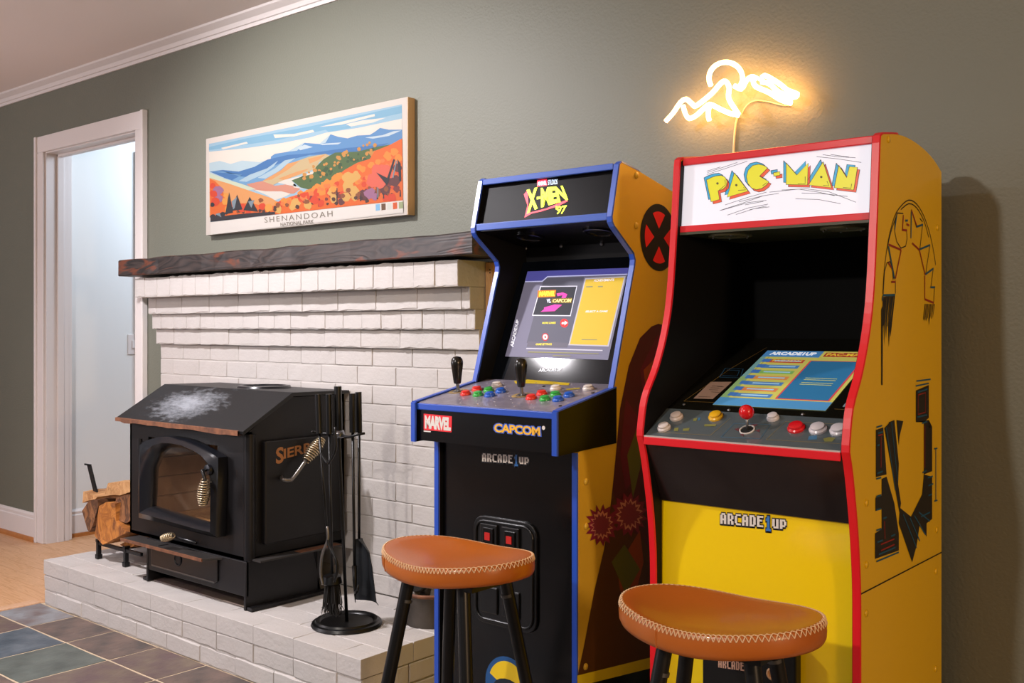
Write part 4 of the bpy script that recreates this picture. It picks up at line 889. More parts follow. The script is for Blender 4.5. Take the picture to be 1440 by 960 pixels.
# lower front
lf = MB().box((AX0+T, 2.035, .0), (AX1-T, 2.045, .86)).build('front_panel', m_blk, xc)
lfp = Plane((0, 2.0348, 0), (1, 0, 0), (0, 0, 1))
bit_logo('lettering', lfp, (678, 648.5), (744, 653), .022, .0005, (L_W, L_B, L_K), lf)
a = lfp.px(668, 722); b = lfp.px(757, 738)
cdx0, cdx1, cdz1, cdz0 = a.x, b.x, a.z, a.z-.285
cdm = M('coin door black', '#0b0b0b', .3)
co = MB().prism_y(rrect(cdx0, cdz0, cdx1, cdz1, .035), 2.027, 2.036).build('coin_door', cdm, xc, bevel=.003)
fr_o = rrect(cdx0+.012, cdz0+.012, cdx1-.012, cdz1-.012, .028); m = MB()
m.tube([(x, 2.026, z) for x, z in fr_o+fr_o[:1]], .004, 6, cap=False).build('door_bead', cdm, co, smooth=True)
for k in range(2):
    xx = cdx0+.03+k*.075
    s_ = MB().box((xx, 2.020, cdz1-.125), (xx+.06, 2.028, cdz1-.018)).build('coin_slot', cdm, co, bevel=.003)
    MB().box((xx+.014, 2.016, cdz1-.10), (xx+.05, 2.021, cdz1-.028)).build('slot_housing', m_blk, s_, bevel=.002)
    MB().box((xx+.022, 2.0145, cdz1-.060), (xx+.040, 2.0165, cdz1-.040)).build('slot_window', M('coin red', '#a8140e', .4, emit=.12), s_, label='glowing red coin window')
    MB().box((xx, 2.022, cdz0+.03), (xx+.06, 2.028, cdz0+.10)).build('coin_return', cdm, co, bevel=.003)
ec = lfp.px(714, 965); er = .078
em = MB().ngon([(ec.x+er*math.cos(R(t_)), 2.0343, ec.z+er*math.sin(R(t_))) for t_ in range(0, 360, 10)]).build('emblem', M('emblem blue', '#1f4f84', .3), lf, fix=False, label='round blue emblem')
MB().ngon([(ec.x+.066*math.cos(R(t_)), 2.0339, ec.z+.066*math.sin(R(t_))) for t_ in range(20, 161, 10)]+[(ec.x, 2.0339, ec.z-.01)]).build('emblem_field', M('emblem yellow', '#e8c21c', .3), em, fix=False)
MB().ngon([(ec.x+.05*math.cos(R(t_)), 2.0336, ec.z-.01+.03*math.sin(R(t_))) for t_ in range(0, 360, 20)]).build('emblem_centre', M('emblem dark', '#15202c', .3), em, fix=False)
# side print (right panel)
xp = Plane((AX1+.0004, 0, 0), (0, 1, 0), (0, 0, 1)); right = [c for c in xc.children if c.name.startswith('side_panel')][-1]
flat('print', xp, [[(916, 459), (926, 455), (950, 462), (985, 500), (985, 925), (812, 952), (822, 905), (836, 830), (850, 770), (860, 700), (866, 640), (872, 575), (884, 515), (900, 475)]], .0003, M('print plum', '#4a1526', .4), right, label='dark plum backdrop of the side print')
flat('print', xp, [[(812, 952), (822, 905), (836, 830), (850, 770), (862, 690), (875, 735), (905, 760), (930, 800), (930, 925)]], .0006, M('print umber', '#4f2b12', .4), right)
flat('print', xp, [[(925, 470), (945, 480), (960, 560), (930, 600), (905, 560), (900, 520)], [(880, 560), (900, 590), (900, 660), (880, 690), (872, 640)]], .0006, M('print wine', '#5e0f33', .4), right)
flat('print', xp, [[(812, 949.5), (960, 913), (960, 928), (812, 965)]], .0009, M('print yellow band', '#d8c020', .4), right)
flat('print', xp, [[(812, 965), (960, 928), (960, 1060), (812, 1100)]], .0009, m_blk, right)
flat('print', xp, [[(882, 640), (896, 600), (902, 650), (890, 700)], [(860, 790), (878, 765), (900, 800), (880, 835)]], .0009, M('print olive', '#5a5a1a', .4), right)
flat('print', xp, [[(868, 800), (885, 770), (900, 745), (905, 790), (890, 850), (872, 830)], [(905, 520), (925, 500), (930, 560), (915, 600)]], .0007, M('print rust', '#8a3a14', .4), right)
rn = random.Random(12)
def burst(cx_, cy_, r, n=26, sx_=1.0): return [(cx_+math.cos(6.283*i/n)*r*sx_*(1 if i % 2 else rn.uniform(.62, .8)), cy_+math.sin(6.283*i/n)*r*(1 if i % 2 else rn.uniform(.62, .8))) for i in range(n)]
flat('print', xp, [burst(846, 738, 30, 30, .8), burst(885, 723, 32, 30, .85)], .0012, M('print magenta', '#7e1a48', .4), right, label='magenta starbursts')
flat('print', xp, [burst(846, 738, 21, 30, .8), burst(885, 723, 23, 30, .85)], .0015, M('print pale', '#c98a8a', .4), right)
flat('print', xp, [burst(846, 738, 17, 30, .8), burst(885, 723, 19, 30, .85)], .0018, M('print magenta2', '#7e2a4c', .4), right)
C_ = xp.px(931, 334.5); rz = .083
def disc(r, n=40): return [Vector((AX1, C_.y+r*math.cos(2*math.pi*i/n), C_.z+r*math.sin(2*math.pi*i/n))) for i in range(n)]
ey_ = hit(900, 336, (AX1, 0, 0), Vector((1, 0, 0))); C_.y = ey_.y+.092
m_eb = M('emblem black', '#1d130c', .4)
MB().ngon([p+Vector((.0012, 0, 0)) for p in disc(.092)]).build('emblem', m_eb, right, fix=False, label='round black and red crossed emblem')
m = MB()
for a0, a1 in ((-32, 32), (58, 122), (148, 212), (238, 302)):
    g = [(.071*math.cos(R(t_)), .071*math.sin(R(t_))) for t_ in range(a0+6, a1-5, 4)]
    mid_ = R((a0+a1)/2); g.append((.024*math.cos(mid_), .024*math.sin(mid_)))
    m.ngon([Vector((AX1+.0017, C_.y+gy, C_.z+gz)) for gy, gz in g])
m.build('emblem_segments', M('emblem red', '#e8202c', .4), right, fix=False)
for u, v in ((895, 246), (894.5, 317), (824, 677), (824, 740), (823, 937), (911, 560)):
    p = xp.px(u, v); MB().lathe([(.009, 0), (.008, .003), (0, .0045)], p, 14, (1, 0, 0), cap=False).build('screw_cap', m_gold, right, smooth=True)

# ------------------------------------------------------------------ cabinet with red edges
BX_0, BX_1 = -1.27, -.78
m_red = M('red edge moulding', '#d8101e', .35, coat=.2)
m_yel = M('yellow panel', '#f0cc06', .3, coat=.2)
m_yels = M('yellow side panel', '#e2b408', .3, coat=.15)
pc = thing('arcade_cabinet', (-1.025, 2.23, 0), 'tall yellow arcade cabinet with red edges and a lit white marquee', 'arcade machine')
up = smooth_pts([(1.938, .925), (1.955, .995), (2.0, 1.06), (2.039, 1.141), (2.064, 1.233), (2.083, 1.393), (2.096, 1.535)], 4)
lo = smooth_pts([(1.993, .60), (1.990, .66), (1.978, .752), (1.955, .858), (1.937, .912)], 4)
frontp = [(1.993, 0), (1.993, .3)]+lo+up+[(2.099, 1.549), (2.110, 1.555)]
topc = smooth_pts([(2.110, 1.555), (2.20, 1.567), (2.28, 1.567), (2.36, 1.558), (2.43, 1.542), (2.485, 1.520)], 3)
profp = frontp+topc[1:]+[(2.485, 0)]
for x0, x1, xi in ((BX_0, BX_0+T, BX_0+T), (BX_1-T, BX_1, BX_1-T-.002)):
    sp = MB().prism_x(profp, x0, x1).build('side_panel', m_yels, pc)
    MB().prism_x(shrink(profp, .993), xi, xi+.002).build('inner_face', m_blkm, sp)
    sweep(MB(), frontp+topc[1:4], x0-.001, x1+.001).build('edge_moulding', m_red, sp, smooth=False)
jx0, jx1 = BX_0+T+.002, BX_1-T-.002
MB().box((BX_0+T, 2.46, .05), (BX_1-T, 2.472, 1.50)).build('back_panel', m_blkm, pc)
tp = [(2.105, 1.547), (2.2, 1.557), (2.28, 1.557), (2.36, 1.548), (2.43, 1.532), (2.475, 1.515)]
MB().prism_x(tp+[(y, z-.008) for y, z in tp[::-1]], jx0, jx1).build('top_panel', m_blkm, pc)
# marquee
u0 = Vector((0, 2.098, 1.390)); u1 = Vector((0, 2.112, 1.540)); pmq = Plane(u0, (1, 0, 0), (u1-u0).normalized())
m_mq = M('lit marquee', '#c8c8d0', .4, emit=.4, ecol='#eef0ff')
pmo = MB().hull([(jx0, u0.y, u0.z), (jx1, u0.y, u0.z), (jx1, u1.y, u1.z), (jx0, u1.y, u1.z)], [(jx0, u0.y+.008, u0.z), (jx1, u0.y+.008, u0.z), (jx1, u1.y+.008, u1.z), (jx0, u1.y+.008, u1.z)]).build('marquee', m_mq, pc, label='lit white marquee')
for a, b in (((jx0, 2.090, 1.377), (jx1, 2.106, 1.393)), ((jx0, 2.104, 1.537), (jx1, 2.122, 1.554))): MB().box(a, b).build('marquee_trim', m_red, pc, bevel=.002)
PO = (940, 190); PK = 4.645
def ink(nm, c, e=.25): return M('marquee '+nm, c, .4, emit=e)
LET = [[(248, 292), (280, 276), (310, 266), (345, 262), (370, 275), (383, 300), (378, 332), (355, 354), (324, 362), (333, 420), (278, 435)],
       [(430, 245), (520, 365), (383, 405)],
       [(648, 214), (625, 198), (590, 189), (550, 198), (521, 228), (509, 270), (518, 315), (542, 345), (575, 356), (610, 348), (640, 325), (656, 303), (594, 268)],
       [(685, 245), (728, 238), (728, 262), (688, 268)],
       [(768, 180), (838, 260), (912, 182), (908, 325), (768, 322)],
       [(1010, 173), (1065, 343), (915, 325)],
       [(1112, 196), (1165, 278), (1182, 205), (1235, 210), (1210, 358), (1083, 343)]]
sh_ = lambda P, dx, dy: [(x+dx, y+dy) for x, y in P]
flat('title_shadow', pmq, [sh_(P, -16, -14) for P in LET], .0004, ink('cyan', '#2f9fd0'), pmo, PO, PK)
flat('title_shadow', pmq, [sh_(P, 15, 15) for P in LET], .0006, ink('red', '#d8502c'), pmo, PO, PK)
m_out = M('marquee black', '#1c1a1c', .5)
lines('title_outline', pmq, [sh_(P, 0, 0)+[P[0]] for P in LET]+[sh_(P, 15, 15)+[(P[0][0]+15, P[0][1]+15)] for P in LET]+[sh_(P, -16, -14)+[(P[0][0]-16, P[0][1]-14)] for P in LET], .0012, .0008, m_out, pmo, PO, PK)
flat('lettering', pmq, LET, .0010, ink('yellow', '#d8d81c', .2), pmo, PO, PK)
lines('title_outline', pmq, [P+[P[0]] for P in LET], .0011, .0012, m_out, pmo, PO, PK)
flat('title_dot', pmq, [[(cx_+8*math.cos(R(t_)), cy_+8*math.sin(R(t_))) for t_ in range(0, 360, 45)] for cx_, cy_ in ((320, 315), (443, 326), (998, 273))], .0013, M('marquee dot', '#5a5418', .5), pmo, PO, PK)
lines('streaks', pmq, [[(250, 235), (340, 207)], [(250, 257), (380, 215), (515, 170)], [(255, 244), (450, 178)], [(335, 492), (480, 445), (620, 395)], [(345, 490), (520, 440), (640, 425)], [(385, 522), (520, 475), (650, 450)], [(440, 518), (560, 480), (660, 468)], [(370, 455), (520, 405), (640, 372)], [(460, 435), (620, 395), (720, 380)], [(500, 455), (620, 432)], [(530, 487), (640, 462)], [(660, 372), (850, 352), (980, 372), (1085, 395)], [(740, 358), (900, 350), (1050, 370), (1225, 438)], [(870, 378), (990, 380), (1170, 400)], [(830, 415), (980, 420), (1125, 447)], [(968, 140), (1110, 155), (1260, 178)], [(1008, 127), (1100, 140), (1222, 147)], [(1060, 126), (1180, 143)]], .0009, .0007, m_out, pmo, PO, PK)
lines('title_outline', pmq, [[(370, 290), (372, 325), (330, 360)], [(455, 360), (505, 357), (490, 340)], [(845, 318), (893, 316), (893, 270)], [(1010, 328), (1048, 330), (1035, 300)], [(1140, 342), (1192, 346), (1197, 318)], [(615, 330), (640, 310)]], .001, .0014, m_out, pmo, PO, PK)
# hood underside
hd_ = MB().hull([(jx0, 2.09, 1.372), (jx1, 2.09, 1.372), (jx1, 2.40, 1.372), (jx0, 2.40, 1.372)], [(jx0, 2.09, 1.378), (jx1, 2.09, 1.378), (jx1, 2.40, 1.378), (jx0, 2.40, 1.378)]).build('hood', M('hood greenish light', '#3a3a1e', .4), pc)  # greenish light on the underside is put into its olive colour
for xx in (-1.16, -.885):
    s_ = MB().lathe([(.05, 0), (.05, .004), (.043, .005), (.041, .002), (0, .002)], (xx, 2.165, 1.372), 28, (0, 0, -1), cap=False).build('speaker', M('speaker grille', '#6a6a48', .5, bump=(500, .6, .003)), hd_, smooth=True, sharp=40)
    for k in range(6):
        an = R(60*k); MB().lathe([(.0028, 0), (.002, .002), (0, .0024)], (xx+.046*math.cos(an), 2.165+.046*math.sin(an), 1.3672), 8, (0, 0, -1), cap=False).build('screw', m_sil, s_, smooth=True)
MB().box((jx0, 2.405, 1.10), (jx1, 2.415, 1.375)).build('rear_wall', M('rear black', '#050505', .7, spec=.1), pc)
# screen bed
b0 = Vector((0, 2.034, .9675)); b1 = Vector((0, 2.42, 1.133)); bp_ = Plane(b0, (1, 0, 0), (b1-b0).normalized())
bz = MB().hull([(jx0, b0.y, b0.z), (jx1, b0.y, b0.z), (jx1, b1.y, b1.z), (jx0, b1.y, b1.z)], [(jx0, b0.y, b0.z-.008), (jx1, b0.y, b0.z-.008), (jx1, b1.y, b1.z-.008), (jx0, b1.y, b1.z-.008)]).build('bezel', M('bezel print', '#15140f', .2), pc)
QO = (920, 480); QK = 4.8
BL = bp_.ab(bp_.px(920+430/4.8, 480+430/4.8)); TLp = bp_.ab(bp_.px(920+845/4.8, 480+65/4.8))
sx0 = -1.148; sw_ = .266; sh0 = BL[1]; sh1 = TLp[1]
def sp2(f, g, h): return bp_.at(sx0+sw_*f, sh0+(sh1-sh0)*g, h)
def srect(nm, f0, g0, f1, g1, h, col, e=.7, par=None):
    return MB().ngon([sp2(f0, g0, h), sp2(f1, g0, h), sp2(f1, g1, h), sp2(f0, g1, h)]).build(nm, scr('p'+col, col, e), par or bz, fix=False)
ps = srect('screen', 0, 0, 1, 1, .0010, '#b9b45a'); ps['label'] = 'lit screen with a blue and yellow game list'
srect('picture', 0, 0, 1, .13, .0013, '#4a86b4', .6, ps); srect('picture', 0, .88, .55, 1, .0013, '#4a82b8', .6, ps); srect('picture', .55, .9, 1, 1, .0013, '#c8c060', .6, ps)
srect('picture', 0, .13, .08, .5, .0013, '#7fa06a', .6, ps); srect('picture', .0, .5, .05, .88, .0013, '#6f9a9a', .6, ps)
srect('picture', .5, .14, .97, .82, .0016, '#c8404a', .7, ps); srect('picture', .515, .15, .955, .81, .0019, '#2f6c96', .6, ps)
for k in range(7):
    g = .15+k*.103; c_ = ('#4a78ae', '#c87a4a', '#4a78ae', '#c8844a', '#7aa85a', '#4a78ae', '#b04a3a')[k]
    srect('picture', .10, g, .45, g+.06, .0016, c_, .65, ps); srect('picture', .05, g+.005, .13, g+.065, .0019, '#3f6cae', .65, ps)
    MB().ribbon([sp2(.17, g+.03, .0022), sp2(.42, g+.03, .0022)], .006, bp_.n).build('picture', scr('row', '#9cc4dc', .6), ps, fix=False)
def slet(txt, f0, g0, f1, g1, h, mat, bold=.03):
    vs, fs = glyphs(txt, bold); MB().add([sp2(f0+(f1-f0)*x, g0+(g1-g0)*y, h) for x, y in vs], fs).build('lettering', mat, ps, fix=False)
slet('ARCADE1UP', .06, .91, .5, .97, .0022, scr('w4', '#eef0f4'), .05)
srect('picture', .58, .895, .98, .975, .0016, '#a03a2c', .65, ps); slet('PAC-MAN', .6, .91, .96, .96, .0022, scr('y5', '#d8b83a'))
slet('PAC-MAN', .15, .783, .43, .818, .0022, scr('y5', '#d8b83a'))
for g in (.50, .47, .42, .39): srect('picture', .6, g, .88, g+.008, .0022, '#c8c86a', .5, ps)
# bezel print: card, dotted frame
flat('instruction_card', bp_, [[(380, 272), (525, 272), (395, 388), (265, 384)]], .0010, M('card', '#a88c7c', .6), bz, QO, QK)
flat('instruction_card', bp_, [[(1320, 380), (1400, 350), (1400, 440), (1270, 440)]], .0010, M('card2', '#8fa8b4', .6), bz, QO, QK)
lines('card_text', bp_, [[(390, 300), (460, 302)], [(380, 312), (440, 314)], [(370, 325), (430, 327)], [(425, 303), (470, 306)], [(385, 340), (440, 344)], [(300, 372), (380, 374)]], .002, .0014, M('card ink', '#3a2a22', .7), bz, QO, QK)
lines('bezel_line', bp_, [[(200, 402), (420, 412)], [(200, 402), (520, 180), (760, 40)], [(420, 412), (640, 225), (830, 55)], [(1215, 455), (1330, 462)]], .0012, .0012, M('bezel gold', '#8a6a2a', .5), bz, QO, QK)
lines('bezel_line', bp_, [[(440, 240), (580, 245), (600, 185), (480, 180), (440, 240)], [(460, 230), (560, 233), (575, 196), (490, 192)]], .003, .0012, M('bezel blue', '#1c4a6a', .5), bz, QO, QK)
for u, v in ((200, 424), (505, 461), (1003, 489)): MB().lathe([(.004, 0), (.003, .0015), (0, .002)], bp_.px(920+u/4.8, 480+v/4.8), 10, bp_.n, cap=False).build('screw', m_sil, bz, smooth=True)
# control panel
k0 = Vector((0, 1.938, .912)); k1 = Vector((0, 2.034, .9675)); kp = Plane(k0, (1, 0, 0), (k1-k0).normalized())
cpn = MB().prism_x([(k0.y, k0.z), (k1.y, k1.z), (k1.y, k1.z-.012), (k0.y, k0.z-.016)], jx0, jx1).build('control_panel', M('panel print', '#525c60', .2, coat=.5), pc, label='dark grey control panel')
MB().box((jx0, 1.934, .893), (jx1, 1.9385, .9105)).build('front_moulding', m_red, cpn, bevel=.0015)
MB().box((jx0, 1.9355, .9105), (jx1, 1.9415, .9135)).build('panel_edge', M('clear edge', '#b8b4b0', .3), cpn)
def kpx(u, v): return kp.px(920+u/4.8, 480+v/4.8, 0)
for col, u, v, r_ in (('#c9bcb4', 152, 515, .0155), ('#cfc6c2', 68, 587, .0155), ('#e0ac18', 417, 512, .0168), ('#c8c4c8', 803, 520, .0135), ('#cc1420', 960, 588, .0185), ('#d2ccd0', 1107, 596, .0185), ('#d2ccd0', 1247, 604, .0185)):
    button(cpn, kpx(u, v), kp.n, col, r_)
p = kpx(627, 597)
MB().lathe([(.0168, 0), (.0168, .002), (.0145, .0025), (.014, .0004), (0, .0004)], p, 24, kp.n, cap=False).build('joystick_ring', M('ring white', '#c8c4c0', .3), cpn, smooth=True, sharp=40)
MB().lathe([(.0138, 0), (.0138, .0008), (0, .0008)], p, 20, kp.n, cap=False).build('joystick_hole', m_gap, cpn)
jt = kpx(627, 597)+Vector((0, 0, .034))
js = MB().tube([p, jt], .0032, 8).build('joystick', m_sil, cpn, smooth=True)
MB().lathe([(.001, -.0162)]+[(.0162*math.sin(R(a)), -.0162*math.cos(R(a))) for a in range(15, 180, 15)]+[(.0005, .0162)], jt+Vector((-.0015, 0, .004)), 20).build('ball_top', M('ball red', '#d4101a', .18, coat=.5), js, smooth=True)
lines('panel_line', kp, [[(450, 645), (540, 552), (785, 560), (715, 655), (450, 645)]], .003, .0005, M('panel blue', '#3f5f74', .5), cpn, QO, QK)
lines('panel_line', kp, [[(380, 632), (515, 515)], [(20, 612), (380, 632)], [(755, 662), (885, 540), (1290, 560)], [(755, 662), (1275, 690)]], .001, .0005, M('panel gold', '#8a7a48', .5), cpn, QO, QK)
flat('panel_arrow', kp, [[(540, 590), (575, 582), (570, 606)], [(655, 560), (700, 556), (680, 575)], [(680, 600), (715, 590), (710, 612)], [(575, 625), (610, 620), (600, 640)]], .0006, M('panel red', '#5f2e34', .5), cpn, QO, QK)
flat('panel_print', kp, [[(340, 558), (420, 558), (412, 572), (336, 572)], [(135, 585), (165, 580), (160, 605), (132, 605)], [(195, 588), (240, 582), (232, 602), (192, 604)], [(265, 520), (290, 515), (285, 535), (262, 537)], [(1140, 655), (1180, 645), (1225, 650), (1200, 675), (1150, 675)]], .0006, M('panel yellow', '#7a7a3c', .5), cpn, QO, QK)
flat('panel_print', kp, [[(1045, 638), (1100, 632), (1098, 660), (1035, 664)], [(295, 515), (312, 512), (308, 530), (292, 533)]], .0006, M('panel print blue', '#3a6a8e', .5), cpn, QO, QK)
# apron and front
MB().hull([(jx0, 1.945, .896), (jx1, 1.945, .896), (jx1, 2.006, .760), (jx0, 2.006, .760)], [(jx0, 1.955, .898), (jx1, 1.955, .898), (jx1, 2.016, .762), (jx0, 2.016, .762)]).build('apron', M('apron brown black', '#1c1311', .25, coat=.2), pc)
fpx = MB().box((BX_0+T, 2.012, 0), (BX_1-T, 2.022, .762)).build('front_panel', m_yel, pc)
ffp = Plane((0, 2.0118, 0), (1, 0, 0), (0, 0, 1))
bit_logo('lettering', ffp, (1013, 736), (1106, 744), .024, .0005, (L_W, L_B, L_K), fpx)
a = ffp.px(996, 900); b = ffp.px(1127, 930)
cb = MB().box((a.x, 1.985, .18), (b.x, 2.012, .50)).build('coin_door', cdm, pc, bevel=.004)
cbp = Plane((0, 1.9846, 0), (1, 0, 0), (0, 0, 1))
bit_logo('lettering', cbp, (1010, 938), (1066, 946), .019, .0004, (M('copper logo', '#b08a78', .4), M('copper logo', '#b08a78', .4), L_K), cb)
pb_ = cbp.px(1087, 947); MB().lathe([(.0135, 0), (.0135, .004), (.010, .005), (.009, .002), (.004, .003), (0, .003)], pb_, 24, (0, -1, 0), cap=False).build('coin_badge', M('badge', '#c9a078', .35, .4), cb, smooth=True, sharp=40)
# side print
pp_ = Plane((BX_1+.0004, 0, 0), (0, 1, 0), (0, 0, 1)); right = [c for c in pc.children if c.name.startswith('side_panel')][-1]
E1 = (1200, 260); K1 = 3.2; E2 = (1200, 520)
k_bk = M('print black', '#1d1610', .4); k_bu = M('print blue', '#11506e', .4); k_rd = M('print red', '#8e1a12', .4)
lines('print_line', pp_, [smooth_pts([(133, 490), (140, 380), (158, 250), (185, 145), (215, 95), (250, 68), (285, 85), (318, 140), (345, 220), (362, 300), (371, 360)], 3), smooth_pts([(215, 110), (250, 84), (285, 102), (318, 160), (340, 235)], 3), smooth_pts([(150, 300), (170, 210), (198, 130)], 3),
   [(225, 128), (198, 126), (188, 160), (187, 210), (196, 255), (215, 284), (236, 275), (243, 240), (240, 205)], [(160, 275), (188, 425)], [(135, 492), (141, 390), (152, 350), (165, 345), (176, 370), (180, 428)], [(262, 110), (285, 190)], [(312, 182), (300, 288)], [(345, 272), (326, 400)], [(360, 376), (350, 458)], [(366, 462), (362, 530)], [(300, 150), (312, 165)], [(190, 430), (190, 488)]], .0026, .0004, k_bk, right, E1, K1)
lines('print_line', pp_, [[(160, 268), (216, 292)], [(216, 292), (190, 420)], [(222, 205), (226, 135)], [(220, 202), (242, 204)], [(172, 436), (190, 436)], [(266, 262), (298, 292)], [(298, 292), (324, 405)], [(322, 408), (322, 512)], [(322, 514), (362, 530)], [(262, 112), (288, 190)], [(240, 176), (252, 182)], [(158, 350), (175, 375)]], .0045, .0006, k_rd, right, E1, K1)
lines('print_line', pp_, [[(135, 496), (188, 494)], [(158, 276), (184, 420)], [(187, 200), (196, 135)], [(262, 120), (260, 240)], [(285, 188), (314, 178)], [(298, 290), (346, 270)], [(325, 402), (361, 376)], [(348, 460), (368, 460)], [(235, 160), (246, 160)], [(135, 495), (130, 520)]], .0045, .0008, k_bu, right, E1, K1)
# hatch streaks
rn = random.Random(8)
flat('print_hatch', pp_, [[(132+i*6.5, 505-i*1.5), (137+i*6.5, 503-i*1.5), (136+i*4, 640+rn.uniform(-40, 90)), (133+i*4, 640)] for i in range(9)] + [[(322+i*6, 535), (325+i*6, 535), (320+i*6-3, 600+rn.uniform(-10, 40)), (318+i*6-3, 600)] for i in range(8)], .0004, k_bk, right, E1, K1)
flat('print_hatch', pp_, [[(126, 560), (134, 540), (132, 900), (126, 900)]], .0005, k_bk, right, E1, K1)
# maze blocks
flat('print_maze', pp_, [[(282, 92), (340, 68), (340, 215), (318, 235), (318, 470), (355, 455), (355, 255), (340, 262), (340, 225), (282, 235)], [(102, 270), (135, 258), (150, 470), (102, 482)], [(128, 490), (150, 480), (185, 600), (205, 735), (205, 812), (98, 850), (98, 735), (128, 715), (128, 625), (100, 635), (100, 575), (128, 565)], [(318, 470), (355, 480), (355, 570), (355, 670), (330, 690), (330, 750), (300, 690), (285, 790), (265, 865), (205, 690), (210, 620), (260, 660), (310, 560)]], .0004, k_bk, right, E2, K1, 'dark maze blocks of the side print')
flat('print_hatch', pp_, [[(140, 262), (160, 240), (215, 600), (208, 640)], [(160, 235), (185, 225), (205, 420), (200, 560)], [(195, 225), (225, 230), (208, 300), (205, 340)]], .0005, k_bk, right, E2, K1)
lines('print_line', pp_, [[(282, 72), (340, 60)], [(290, 100), (334, 86)], [(288, 212), (332, 202)], [(310, 240), (332, 232)], [(312, 462), (330, 452)], [(105, 258), (130, 250)], [(112, 285), (134, 278)], [(108, 340), (118, 337)], [(108, 465), (132, 456)], [(104, 490), (126, 484)], [(104, 570), (126, 562)], [(104, 630), (126, 624)], [(104, 722), (126, 714)], [(108, 775), (132, 766)], [(170, 748), (188, 740)], [(105, 862), (205, 820)], [(115, 830), (190, 798)], [(135, 668), (150, 662)], [(335, 485), (358, 478)], [(338, 520), (360, 512)], [(338, 565), (355, 558)], [(305, 660), (345, 640)], [(148, 260), (190, 540)], [(172, 236), (200, 500)], [(225, 650), (285, 800)], [(255, 665), (300, 770)], [(275, 655), (325, 740)], [(295, 640), (345, 680)], [(372, 355), (372, 590)], [(365, 355), (379, 352)], [(365, 590), (379, 586)], [(285, 50), (348, 42)]], .0034, .0008, k_bu, right, E2, K1)
lines('print_line', pp_, [[(292, 112), (292, 200), (325, 190), (325, 102), (292, 112)], [(322, 250), (322, 440)], [(112, 295), (132, 290)], [(125, 300), (125, 440)], [(140, 680), (143, 760)], [(125, 785), (185, 760)], [(125, 812), (185, 785)]], .0030, .0008, k_rd, right, E2, K1)
for u, v in ((1249.5, 196), (1318, 320), (1218.5, 707), (1218.5, 794), (1317, 745), (1316, 803), (1218, 862), (1315.5, 940)):
    p = pp_.px(u, v); MB().lathe([(.0075, 0), (.007, .002), (0, .003)], p, 12, (1, 0, 0), cap=False).build('screw_cap', m_yels, right, smooth=True)
MB().ribbon([(BX_1+.0006, 1.993, .626), (BX_1+.0006, 2.485, .626)], .003, Vector((1, 0, 0))).build('panel_seam', m_gap, right, fix=False)

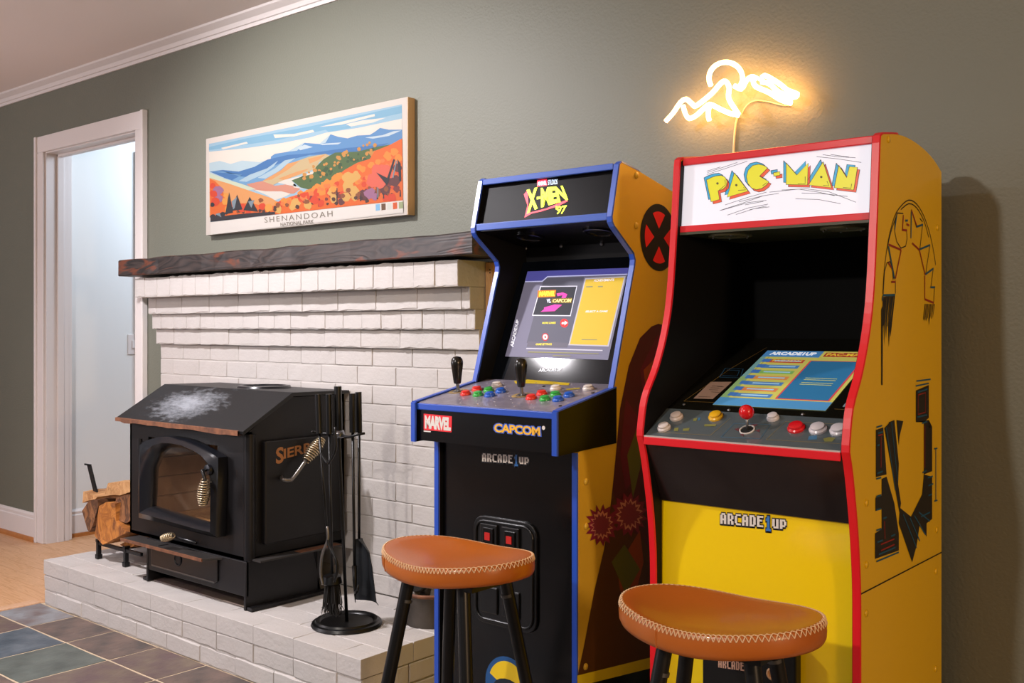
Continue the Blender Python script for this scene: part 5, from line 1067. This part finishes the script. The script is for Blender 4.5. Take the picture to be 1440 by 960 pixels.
# ------------------------------------------------------------------ stools
m_lea = M('tan leather', '#b4601a', .34, bump=(180, .12, .0015), var=(5, '#a85818', .3), coat=.15)
m_thr = M('cream stitching', '#d9b48a', .7)
m_leg = M('stool black steel', '#0c0b0b', .35, .2)
def stool(loc, rot, label, seam, leg0):
    s = thing('bar_stool', loc, label, 'stool', 'leather bar stools', rotz=rot, local=True)
    a_, b_, n_ = .193, .142, 2.15; H_ = .64; TH = .044; N = 72
    def rim(t, k=1.0, dz=0):
        c_ = math.cos(t); s_ = math.sin(t)
        r_ = (abs(c_/a_)**n_+abs(s_/b_)**n_)**(-1/n_)
        return Vector((c_*r_*k, s_*r_*k, H_+.008*math.cos(2*t)+dz))
    m = MB(); loops = [(.92, -TH), (.975, -TH+.003), (.996, -TH+.011), (1.0, -TH*.5), (.996, -.009), (.985, -.002), (.965, .001), (.945, .001), (.85, -.002), (.65, -.011), (.4, -.016), (.15, -.019)]
    for k, dz in loops:
        for i in range(N):
            t = 2*math.pi*i/N; p = rim(t, k, dz)
            if k < .9 and dz > -.02: p.z = H_+.008*math.cos(2*t)*k*k+dz
            m.v.append(p)
    for j in range(len(loops)-1):
        for i in range(N): m.f.append([j*N+i, j*N+(i+1) % N, (j+1)*N+(i+1) % N, (j+1)*N+i])
    m.f.append([i for i in range(N)][::-1]); m.f.append([(len(loops)-1)*N+i for i in range(N)])
    seat = m.build('seat', m_lea, s, smooth=True)
    st_ = MB(); C = 104
    for i in range(C):
        t0 = 2*math.pi*i/C; t1 = 2*math.pi*(i+1)/C
        st_.tube([rim(t0, .962, .0018), rim((t0+t1)/2, .985, .0005), rim(t1, .999, -.009)], .0011, 4, cap=False)
        st_.tube([rim(t1, .962, .0018), rim((t0+t1)/2, .985, .001), rim(t0, .999, -.009)], .0011, 4, cap=False)
    o = st_.build('stitching', m_thr, seat, label='cream cross stitching around the rim'); o['kind'] = 'stuff'
    sm = MB(); sm.tube([rim(seam, 1.0, -.01), rim(seam, 1.003, -.022), rim(seam, .985, -TH+.004)], .0014, 5); sm.build('seam', m_lea, seat)
    MB().prism_z([(x*.12, y*.08) for x, y in ((1, 1), (-1, 1), (-1, -1), (1, -1))], H_-TH-.014, H_-TH-.004).build('seat_plate', m_leg, s)
    for k in range(4):
        an = R(leg0+90*k); d = Vector((math.cos(an), math.sin(an), 0))
        lg = MB().tube([d*.108+Vector((0, 0, H_-TH-.002)), d*.23+Vector((0, 0, .0))], .0150, 12).build('leg', m_leg, s, smooth=True, sharp=50)
        MB().tube([d*.1167+Vector((0, 0, H_-TH-.055)), d*.1182+Vector((0, 0, H_-TH-.062))], .0156, 12).build('leg_ring', M('scuffed steel', '#5a5856', .4, .6), lg, smooth=True, sharp=50)
    f = []
    for i in range(41): t = 2*math.pi*i/40; f.append(Vector((math.cos(t)*.196, math.sin(t)*.196, .22)))
    MB().tube(f, .008, 8, cap=False).build('foot_ring', m_leg, s, smooth=True)
stool((-1.604, 1.700, 0), R(0), 'tan leather bar stool in front of the blue edged cabinet', R(225), 51)
stool((-.914, 1.664, 0), R(1), 'tan leather bar stool in front of the yellow cabinet', R(250), 58)
